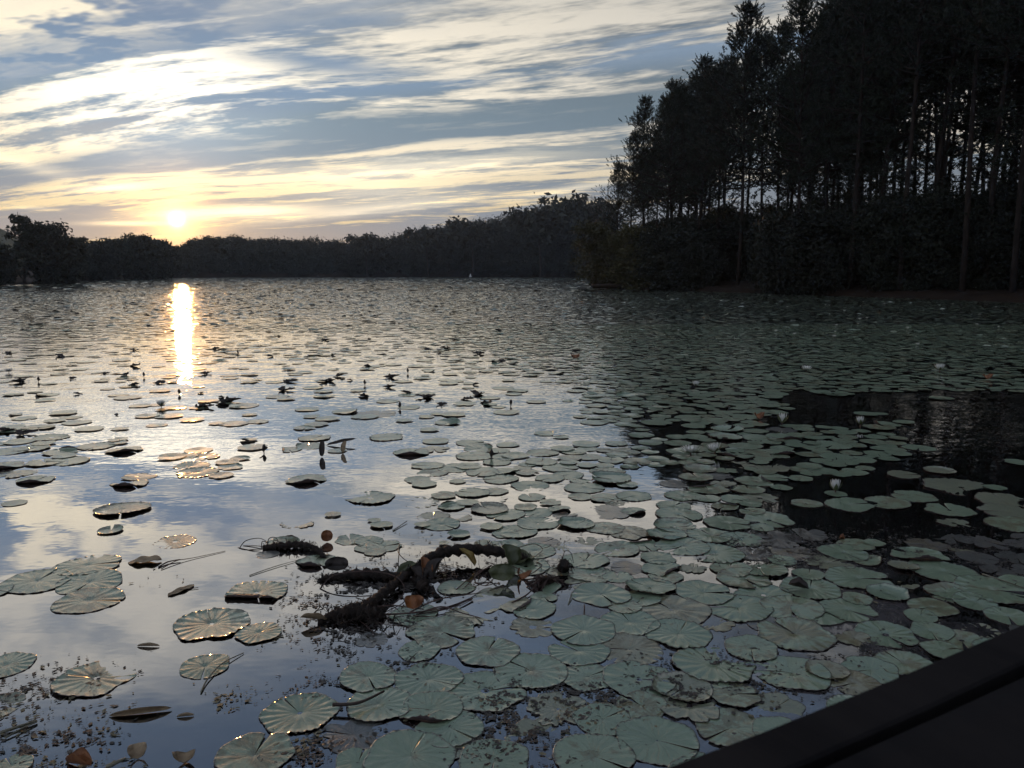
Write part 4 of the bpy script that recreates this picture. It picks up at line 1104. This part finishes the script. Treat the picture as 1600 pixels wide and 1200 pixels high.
def b_tangle(r_):
    pr = random.Random(31)
    for i in range(20):
        x0, y0 = pr.uniform(818, 850), pr.uniform(905, 922); x1, y1 = pr.uniform(850, 884), pr.uniform(900, 916); mx = pr.uniform(838, 862)
        mb = MB(); stem(mb, [(x0, y0, 0), ((x0 + mx) / 2, (y0 + 903) / 2, .03), (mx, 903 - pr.uniform(0, 6), pr.uniform(.04, .075)), ((x1 + mx) / 2, 904, .035), (x1, y1, 0)], pr.uniform(.002, .0036), i, taper=.8); fin(mb, 'stem', M_STEM, r_)
    mb = MB(); gnarl(mb, [(838, 914, 0), (850, 908, .02), (864, 911, .0)], [.012, .026, .012], 33, 40); fin(mb, 'root_stock', M_ROOT, r_)
    mb = MB(); stem(mb, [(800, 942, 0), (822, 930, .01), (838, 915, .02)], .005, 4); fin(mb, 'stem', M_STEM, r_)
clump('stem_tangle', (850, 912), 'spidery tangle of reddish lily stems between the large rhizome and the black stub', 'plant stems', b_tangle)

# ------------------------------------------------------------------ single leaves, sticks and bits lying on the water
def float_leaf(name, x, y, w, l, rz, pitch, mat, label, cat='leaf', roll=0, curl=.4, seed=1, z=.004, group=None):
    s = (to_px(*gp(x, y))[2]) / F
    me = MB(); blade(me, (0, 0, 0), w * s, l * s, 0, pitch, roll, curl, seed)
    o = me.build(name, mat); p = gp(x, y); o.location = (p.x, p.y, z); o.rotation_euler = (0, 0, rz)
    return tag(o, label, cat, group)
float_leaf('curled_leaf', 527, 893, 36, 22, .1, 1.2, M_DARKLEAF, 'black curled leaf standing upright at the left end of the muddy root hump', curl=.3)
float_leaf('curled_leaf', 511, 847, 18, 18, .3, 1.35, M_BROWNLEAF, 'small dark red leaf standing on edge between the root fragment and pale pads', curl=.2)
float_leaf('curled_leaf', 503, 714, 9, 26, .1, 1.25, M_DARKLEAF, 'tall black leaf standing upright in the open water at left of centre', curl=.3)
float_leaf('curled_leaf', 510, 696, 6, 46, -1.35, .18, M_DARKLEAF, 'long dark leaf blade lying behind the tall upright black leaf', roll=.6)
float_leaf('curled_leaf', 536, 708, 8, 20, -.2, 1.2, M_TAN, 'short curled leaf tip just right of the tall upright black leaf')
float_leaf('rolled_leaf', 170, 1120, 9, 92, -1.35, .02, M_TAN, 'long rolled tan leaf catching the sun in open blue water, bottom left', roll=.9, curl=1.2)
float_leaf('leaf_scrap', 276, 1121, 4, 26, -1.4, .02, M_TAN, 'short sunlit orange scrap right of the long rolled tan leaf', curl=1.0)
float_leaf('rolled_leaf', 214, 1010, 4, 36, -1.6, .02, M_TAN, 'slim grey rolled leaf floating alone between two crimped pads at left', curl=1.0)
float_leaf('rolled_leaf', 105, 1192, 18, 50, -1.9, .1, M_BROWNLEAF, 'orange rolled leaf at the bottom edge of the photo, left', curl=1.2)
float_leaf('dead_leaf', 262, 932, 14, 50, -.5, .0, M_TAN, 'ragged tan leaf strip floating under the cloud reflection at left', curl=.15, seed=4)
float_leaf('dead_leaf', 200, 880, 26, 50, -1.4, .06, M_TAN, 'crumpled tan leaf touching the right side of the three green pads at left', curl=.12, seed=5)
float_leaf('dead_leaf', 215, 1187, 28, 26, .4, .7, M_TAN, 'pale torn leaf tip poking up at the bottom edge, left', curl=.4, seed=6)
float_leaf('dead_leaf', 288, 1194, 34, 18, .2, .4, M_TAN, 'pinkish leaf scrap at the bottom edge near the big green pad', curl=.5, seed=7)
float_leaf('dead_leaf', 1263, 928, 22, 30, 1.2, .1, M_DARKLEAF, 'brown curled leaf lying on the back of a green pad, near right', curl=.5, seed=8, z=.03)
float_leaf('dead_leaf', 1543, 593, 16, 9, .2, .7, M_BROWNLEAF, 'rust coloured leaf standing among the pads at far right', curl=.5, seed=9)
float_leaf('dead_leaf', 899, 560, 14, 8, .1, .8, M_BROWNLEAF, 'brown humped leaf on the edge between open water and thick pads', curl=.3, seed=10)
float_leaf('dead_leaf', 1187, 656, 16, 12, .3, .5, M_BROWNLEAF, 'rusty brown cupped leaf among the pads left of the dark open water', curl=.6, seed=11)
float_leaf('dead_leaf', 1320, 843, 14, 8, 1.2, .1, M_BROWNLEAF, 'tiny orange leaf scrap on black water', curl=.4, seed=12)
def float_stick(pts, r, mat, label, name='twig', cat='twig'):
    root_ = PT(pts[0][0], pts[0][1], 0); mb = MB()
    Q = [p - root_ for p in smooth_path([PT(*p) for p in pts])]; n = len(Q)
    mb.tube(Q, [r * (1 - .5 * i / n) for i in range(n)], 7, 0, .06, random.Random(1))
    o = mb.build(name, mat); o.location = root_; return tag(o, label, cat)
float_stick([(314, 1082, .004), (325, 1060, .01), (348, 1036, .012), (381, 1020, .004)], .004, M_STEMG, 'pale bent stem leaning on the smooth pad in the lower left')
float_stick([(390, 899, .004), (430, 885, .006), (470, 874, .005)], .0028, M_STEMG, 'thin straight pale stick pointing at the root fragment from below')
float_stick([(252, 889, .004), (276, 876, .012), (300, 872, .006), (352, 861, .003)], .003, M_STEM, 'reddish twig with a forked end floating left of the root fragment')
float_stick([(248, 886, .004), (262, 878, .008), (282, 874, .01)], .005, M_DARKLEAF, 'dark stubby twig crossing the reddish one')
float_stick([(281, 922, .004), (310, 918, .005)], .003, M_STEM, 'short twig right of the ragged tan leaf strip')
float_stick([(520, 1101, .028), (560, 1098, .032), (600, 1080, .03)], .008, M_DARKLEAF, 'dark stick bridging two crimped pads at bottom centre')
float_stick([(0, 1145, .006), (30, 1135, .01), (58, 1126, .008)], .007, M_STEMG, 'thick pale stem at the left edge of the photo, near the bottom')
float_stick([(8, 1153, .006), (35, 1138, .01), (58, 1128, .008)], .004, M_STEMG, 'thin pale stem just below the thick one at the left edge')
float_stick([(167, 1198, .006), (185, 1190, .02), (196, 1185, .02)], .008, M_STEMG, 'green stem stub at the bottom edge left of the pale torn leaf')
float_stick([(913, 962, .0), (913, 945, .015)], .005, M_STEM, 'short brown stalk under the big smooth pad right of the rhizome')
float_stick([(888, 945, .0), (894, 925, .02)], .004, M_STEMG, 'pale stalk left of the big smooth pad beside the rhizome')
float_stick([(1535, 897, .006), (1570, 908, .01), (1600, 919, .006)], .005, M_STEMG, 'pale stem lying across pads at the right edge')
float_stick([(614, 829, .004), (636, 814, .01)], .004, M_STEMG, 'short pale stem beside a small pad behind the rhizome')

# dark curled leaves and buds poking out of the left and middle water
stand = []
for (X, Y, w, up) in ((430,360,60,0),(100,460,60,0),(470,450,50,0),(700,355,40,0),(1070,415,50,0),(1190,412,60,0),(1400,445,70,0),(1540,490,60,0),(950,565,20,1),(680,640,30,1),(500,590,80,0),
        (610,610,50,0),(700,710,100,0),(830,595,90,0),(1075,715,100,0),(1300,730,90,0),(1390,695,100,0),(1360,640,60,0),(1410,750,90,0),(900,785,44,1),(1165,765,80,0),(820,655,70,0),(450,615,80,0),
        (190,620,90,0),(1530,300,60,0),(150,335,30,0),(720,210,50,0),(590,210,30,0),(720,525,80,0),(1592,770,30,1),(170,675,90,0),(960,690,80,0)):
    stand.append((400 + X / 4, 440 + Y / 4, w / 4, up))
for (X, Y, w, up) in ((75,350,60,0),(120,350,10,1),(410,300,40,0),(400,327,50,0),(330,325,30,0),(410,362,35,0),(450,335,10,1),(500,355,40,0),(425,252,25,0),(30,262,35,0),(200,272,40,0),(660,248,30,0),
        (560,390,14,1),(705,415,60,0),(630,430,50,0),(625,385,25,0),(650,325,35,0),(370,455,25,0),(255,388,25,0),(215,342,30,0),(700,398,30,0),(30,502,50,0),(70,515,50,0),(825,572,12,1),(1535,590,9,1),(743,262,9,1)):
    stand.append((X / 2, 420 + Y / 2, w / 2, up))
def clod(seed, up):
    mb = MB(); pr = random.Random(seed)
    if up:                                     # closed bud or leaf tip on a stalk
        mb.tube([(0, 0, -.05), (.0, 0, .25), (.03, 0, .5), (.06, 0, .9), (.1, 0, 1.3), (.12, 0, 1.6)], [.08, .08, .22, .36, .24, .03], 8, 0, .12, pr)
        blade(mb, (0, 0, .1), .35, 1.1, pr.uniform(0, 6), .9, .3, .6, seed)
    else:
        for k in range(pr.randint(2, 4)):
            blade(mb, (pr.uniform(-.25, .25), pr.uniform(-.2, .2), .0), pr.uniform(.35, .6), pr.uniform(.5, 1.0), pr.uniform(0, 6.28), pr.uniform(.1, .55), pr.uniform(-.5, .5), pr.uniform(.2, .7), seed + k, .02, 0, .12)
    return mb.mesh('curled_leaf', M_DARKLEAF)
CLODS = [clod(s, 0) for s in range(8)]; BUDS = [clod(s, 1) for s in (20, 21, 22)]
clod_items = []
for i, (x, y, w, up) in enumerate(stand):
    p = gp(x, y + 2); dep = to_px(p.x, p.y)[2]; s = w / F * dep
    o = link('lily_bud' if up else 'curled_leaf', (BUDS if up else CLODS)[i % (3 if up else 8)])
    o.location = (p.x, p.y, .002); s = min(.25, max(.10, s))
    o.scale = (s, s, s * (.8 if up else .5)) if not up else (s * .55,) * 3
    o.rotation_euler = (0, 0, rp.uniform(0, 6.28))
    tag(o, None, 'bud' if up else 'leaf', 'dark buds standing in the open water' if up else 'dark curled leaves dotting the open water')
    clod_items.append((x, y, 'dark closed bud on its stalk' if up else 'dark crumpled leaf poking from the water', o))

# ------------------------------------------------------------------ white water lilies
def petal_mat():
    m, g, out = new_mat('white_petal'); principled(g, out, (.78, .78, .74), .5, .3); return m
M_PETAL = petal_mat()
M_STAMEN = noisy_mat('yellow_stamens', (.55, .35, .03), (.75, .5, .05), 30, .6)
M_SEPAL = noisy_mat('green_sepal', (.10, .13, .06), (.16, .18, .09), 9, .5)
def water_lily(seed, openness):
    root_ = empty('white_water_lily'); pr = random.Random(seed)
    def whorl(n, L, W, pitch, z, mat, name, offs=0):
        mb = MB()
        for k in range(n):
            th = 6.283 * (k + offs) / n + pr.uniform(-.08, .08); d = .012
            V, Fc = [], []
            for side in (0, 1):
                for i in range(7):
                    s = i / 6; ww = W * math.sin(math.pi * (.12 + .88 * s) ** .8) ** .8 if s < 1 else 0
                    ang = pitch + (1 - s) * -.35 * (1 - openness) + .45 * s * (pitch > .5)
                    r, zz = d + L * s * math.cos(pitch + .35 * (s - .5)), z + L * s * math.sin(pitch + .35 * (s - .5))
                    for t in (-1, 0, 1):
                        x, y = r + (0 if t == 0 else -.05 * L), t * ww / 2
                        V.append((x * math.cos(th) - y * math.sin(th), x * math.sin(th) + y * math.cos(th), zz + (.12 * ww if t else 0) - side * .0012))
            for i in range(6):
                for t in range(2):
                    a = i * 3 + t; Fc.append((a, a + 1, a + 4, a + 3)); Fc.append((a + 21, a + 24, a + 25, a + 22))
            mb.add(V, Fc)
        return mb.build(name, mat, root_)
    p = .35 + (1 - openness) * .9
    whorl(5, .062, .024, max(.1, p - .25), .006, M_SEPAL, 'sepals', .5)
    for j, (n, L, W) in enumerate(((8, .066, .020), (8, .060, .018), (7, .050, .015))):
        whorl(n, L, W, min(1.4, p + .27 * j), .010 + .003 * j, M_PETAL, 'petals', j * .5)
    mb = MB()
    for k in range(26):
        th = pr.uniform(0, 6.28); r = pr.uniform(0, .012); q = (math.cos(th) * r, math.sin(th) * r, .014); e = (math.cos(th) * (r + .006), math.sin(th) * (r + .006), .030)
        mb.tube([q, e], [.0016, .0012], 4)
    mb.build('stamens', M_STAMEN, root_)
    mb = MB().tube([(0, 0, -.10), (0, 0, .012)], .005, 6); mb.build('stalk', M_STEM, root_)
    return root_
LILY = [water_lily(1, 1.0), water_lily(2, .55), water_lily(3, .15)]
lily_items = []; seen_l = set()
LW = {0: 'fully open white water lily', 1: 'half open white water lily', 2: 'nearly closed white water lily'}
fl = [(1079, 713, 0, 1.35, 'fully open white water lily on the pads below the jagged reflection edge'), (1117, 711, 1, 1.3, 'half open white water lily directly right of the fully open one'),
      (1305, 771, 2, 1.2, 'pale closed water lily on a small pad in the black water'), (1222, 665, 2, 1.5, None), (1260, 581, 0, 1.4, None), (1088, 606, 1, 1.2, None), (1344, 667, 2, 1.3, None),
      (252, 637, 1, 1.1, 'bluish white water lily beside the glitter of the sun'), (186, 433 + 34, 0, 0, None), (14, 583, 0, 1.1, 'white water lily far left, level with the dark leaf clumps'), (686, 550, 0, 1.7, None), (1468, 582, 1, 1.7, None)]
for X, Y in ((265,118),(350,118),(285,180),(497,170),(518,172),(707,153),(692,178),(825,163),(602,205),(520,225),(687,252),(727,242),(675,277),(953,303),(546,347),(1008,390),(1205,165),(1328,155),(1446,183),(1354,222),(1337,284),(1458,297),(558,283),(325,333),(222,320)):
    fl.append((1150 + X / 3.556, 430 + Y / 3.556, rp.randrange(3), rp.uniform(1.2, 1.8), None))
for x, y in ((1006, 468), (1044, 474), (1112, 463), (1064, 478), (958, 483), (1133, 482), (870, 494), (640, 510), (1180, 505), (1060, 518), (1305, 520)):
    fl.append((x, y, rp.randrange(3), rp.uniform(1.0, 1.4), None))
for x, y, k, s, lab in fl:
    if s == 0: continue
    p = gp(x, y); s *= 1 if p.y < 14 else .62
    o = LILY[k] if k not in seen_l else copy_tree(LILY[k]); seen_l.add(k)
    o.location = (p.x, p.y, .02 * s); o.scale = (s, s, s); o.rotation_euler = (rp.gauss(0, .1), rp.gauss(0, .1), rp.uniform(0, 6.28))
    tag(o, lab, 'flower', 'white water lilies on the pond')
    if not lab: lily_items.append((x, y, 'small white water lily', o))

# ------------------------------------------------------------------ at the far bank
def b_log():
    d = shore(math.atan2(px_dir(950, 430).x, px_dir(950, 430).y)) - 2.5
    a, b = polar(924, d), polar(992, d - 1); mb = MB()
    P = [Vector((a[0] + (b[0] - a[0]) * t, a[1] + (b[1] - a[1]) * t, .30 + .10 * math.sin(t * 3) - .1 * t)) for t in np.linspace(0, 1, 14)]
    pr = random.Random(3); mb.tube([p - P[0] for p in P], [.16, .19, .2, .22, .22, .24, .24, .25, .26, .26, .27, .28, .3, .3], 10, 0, .12, pr)
    for k in (3, 7, 10): mb.tube([P[k] - P[0], P[k] - P[0] + Vector((-.4, .1, .5)), P[k] - P[0] + Vector((-.9, .2, .8))], [.06, .04, .015], 6, 0)
    o = mb.build('fallen_log', M_BARK); o.location = P[0]; tag(o, 'fallen log reaching out over the water under the leaning willow', 'log')
b_log()
def b_marker():
    x, y = polar(735, 262); r_ = empty('marker_post', (x, y, 0))
    m = noisy_mat('faded_white_paint', (.45, .46, .48), (.6, .6, .6), 4, .6)
    MB().tube([(0, 0, -.5), (0, 0, 1.3)], .16, 10).build('post', m, r_)
    MB().tube([(0, 0, .25), (0, 0, .45), (0, 0, .7)], [.42, .48, .3], 12).build('float_collar', m, r_)
    tag(r_, 'tiny pale marker standing in the water before the far treeline', 'marker')
b_marker()

# ------------------------------------------------------------------ scum and crumbs of dead leaf on the water
def crumbs(name, regions, mat, label, seed, size=(.003, .009)):
    rs = np.random.RandomState(seed); Vs = []
    for (cx, cy, sx, sy, n, tilt) in regions:
        u, v = rs.normal(0, 1, (2, n)); ox = cx + u * sx + v * sy * tilt; oy = cy + v * sy
        # ragged patches rather than an even spray
        gx, gy = ox * .055, oy * .13
        keep = seg_noise(gx + seed, gy, 8) * .6 + seg_noise(gx * 2.7, gy * 2.7, 9) * .4 > .50
        for x, y in zip(ox[keep], oy[keep]):
            if y < 500 or y > 1260: continue
            p = gp(x, y); a = rs.uniform(0, 6.28); L = size[0] + (size[1] * 1.5 - size[0]) * rs.rand() ** 2.5; W = L * rs.uniform(.25, .8); z = .0025 + rs.uniform(0, .003)
            c, s = math.cos(a), math.sin(a); t = rs.uniform(-.15, .30, 5) * L * .5
            for k, (q, w) in enumerate(((-L, 0), (-.2 * L, -W), (L, -.3 * W), (.7 * L, .6 * W), (-.3 * L, W))):
                Vs.append((p.x + q * c - w * s, p.y + q * s + w * c, z + max(-.001, t[k])))
    V = np.array(Vs); n = len(V) // 5
    Fq = np.array([[[k * 5, k * 5 + 1, k * 5 + 2], [k * 5, k * 5 + 2, k * 5 + 3], [k * 5, k * 5 + 3, k * 5 + 4]] for k in range(n)]).reshape(-1, 3)
    tag(link(name, fast_mesh(name, V, Fq, mat)), label, 'pond scum', kind='stuff')
M_SCUM = noisy_mat('muddy_scum', (.025, .023, .021), (.085, .078, .07), 40, .6, .3)
M_CRUMB = noisy_mat('leaf_crumbs', (.10, .09, .055), (.19, .16, .09), 40, .6, .4)
crumbs('pond_scum', [(575, 925, 55, 18, 5200, -1.0), (640, 900, 55, 14, 2400, -.4), (520, 985, 40, 12, 1200, 0), (640, 975, 60, 10, 1100, 0), (30, 1080, 45, 22, 700, -1.3), (60, 1160, 55, 22, 1000, -1.5), (100, 1060, 45, 16, 250, -1.2),
    (1080, 1062, 70, 18, 2600, .5), (900, 1090, 60, 14, 1500, 0), (800, 1110, 60, 30, 1800, 0), (730, 1155, 90, 25, 1800, 0), (1240, 862, 80, 14, 3600, .6), (1210, 840, 50, 8, 1500, .6), (470, 1180, 30, 16, 500, -1),
    (1400, 850, 90, 16, 1500, .4), (1540, 870, 60, 22, 1600, .3), (1180, 1060, 70, 30, 1500, .3), (1360, 1010, 60, 18, 500, 0), (620, 1030, 40, 10, 500, -1), (860, 870, 120, 22, 1100, 0), (540, 1020, 30, 10, 300, 0), (490, 1070, 30, 12, 260, 0)],
    M_SCUM, 'muddy film of rotten leaf flakes between the near pads', 1)
crumbs('leaf_crumbs', [(372, 1095, 26, 10, 150, -.3), (345, 1085, 14, 10, 30, 0), (180, 1142, 8, 5, 26, .5), (420, 1000, 12, 9, 60, -1), (470, 1165, 22, 12, 150, -1), (880, 1112, 60, 14, 260, 0), (985, 1108, 40, 12, 260, 0), (60, 1120, 50, 22, 300, -1.2),
    (1420, 930, 60, 10, 160, 0), (700, 1110, 90, 40, 160, 0), (250, 905, 30, 12, 40, 0), (1150, 1080, 60, 20, 160, 0), (95, 1195, 60, 8, 160, 0), (630, 890, 70, 20, 300, -.8), (520, 955, 40, 14, 160, -.8), (640, 840, 120, 12, 140, 0), (800, 860, 90, 14, 160, 0)],
    M_CRUMB, 'scattered yellowish crumbs of leaf floating on the water', 2, (.003, .010))
# ------------------------------------------------------------------ morning haze over the pond
def haze():
    m, g, out = new_mat('morning_haze')
    v = g.n('ShaderNodeVolumePrincipled'); v.inputs['Color'].default_value = (.55, .74, 1.0, 1)
    v.inputs['Density'].default_value = .00027; v.inputs['Anisotropy'].default_value = .5
    g.t.links.new(v.outputs[0], out.inputs['Volume'])
    o = MB().box((0, 0, 19), (1900, 1900, 42)).build('haze', m, smooth=False)
    tag(o, 'thin morning haze hanging over the pond', 'haze', kind='stuff')
haze()
# ------------------------------------------------------------------ labels counted outward from landmarks
LANDMARKS = [('large rhizome', 610, 935), ('root fragment', 440, 854), ('black root stub', 881, 885), ('stem tangle', 852, 910), ('upright black leaf', 503, 705), ('rolled tan leaf', 170, 1118),
 ('pale bent stem', 345, 1045), ('bottom left corner', 0, 1200), ('open white lily', 1079, 711), ('closed lily in black water', 1305, 768), ('left end of the railing', 1060, 1200), ('brown leaf on a pad', 1263, 928),
 ('slim grey rolled leaf', 214, 1010), ('ragged tan strip', 262, 932), ('tiny orange scrap', 1320, 843), ('dark stick across pads', 560, 1095), ('right edge above railing', 1600, 960), ('rusty cupped leaf', 1187, 656),
 ('brown stalk', 913, 955), ('small dark red leaf', 511, 842), ('folded green pad', 1040, 888), ('drowned leaves at right', 1540, 860), ('black open water', 1250, 815), ('sun glitter', 285, 640)]
label_all(pad_items, LANDMARKS)
FARMARKS = [('sun glitter', 285, 560), ('upright black leaf', 503, 705), ('root fragment', 440, 854), ('left photo edge', 0, 560), ('humped brown leaf', 899, 556), ('left open water', 420, 560), ('sun reflection', 285, 500), ('thick pads', 860, 600)]
label_all(clod_items, FARMARKS)
label_all(lily_items, [('dark overhanging bush', 1258, 450), ('leaning willow', 958, 445), ('thick bare trunk', 1150, 440), ('rust leaf at far right', 1543, 590), ('rusty cupped leaf', 1187, 656), ('humped brown leaf', 899, 556), ('fallen log', 950, 446), ('open white lily', 1079, 711), ('black open water', 1420, 640)])
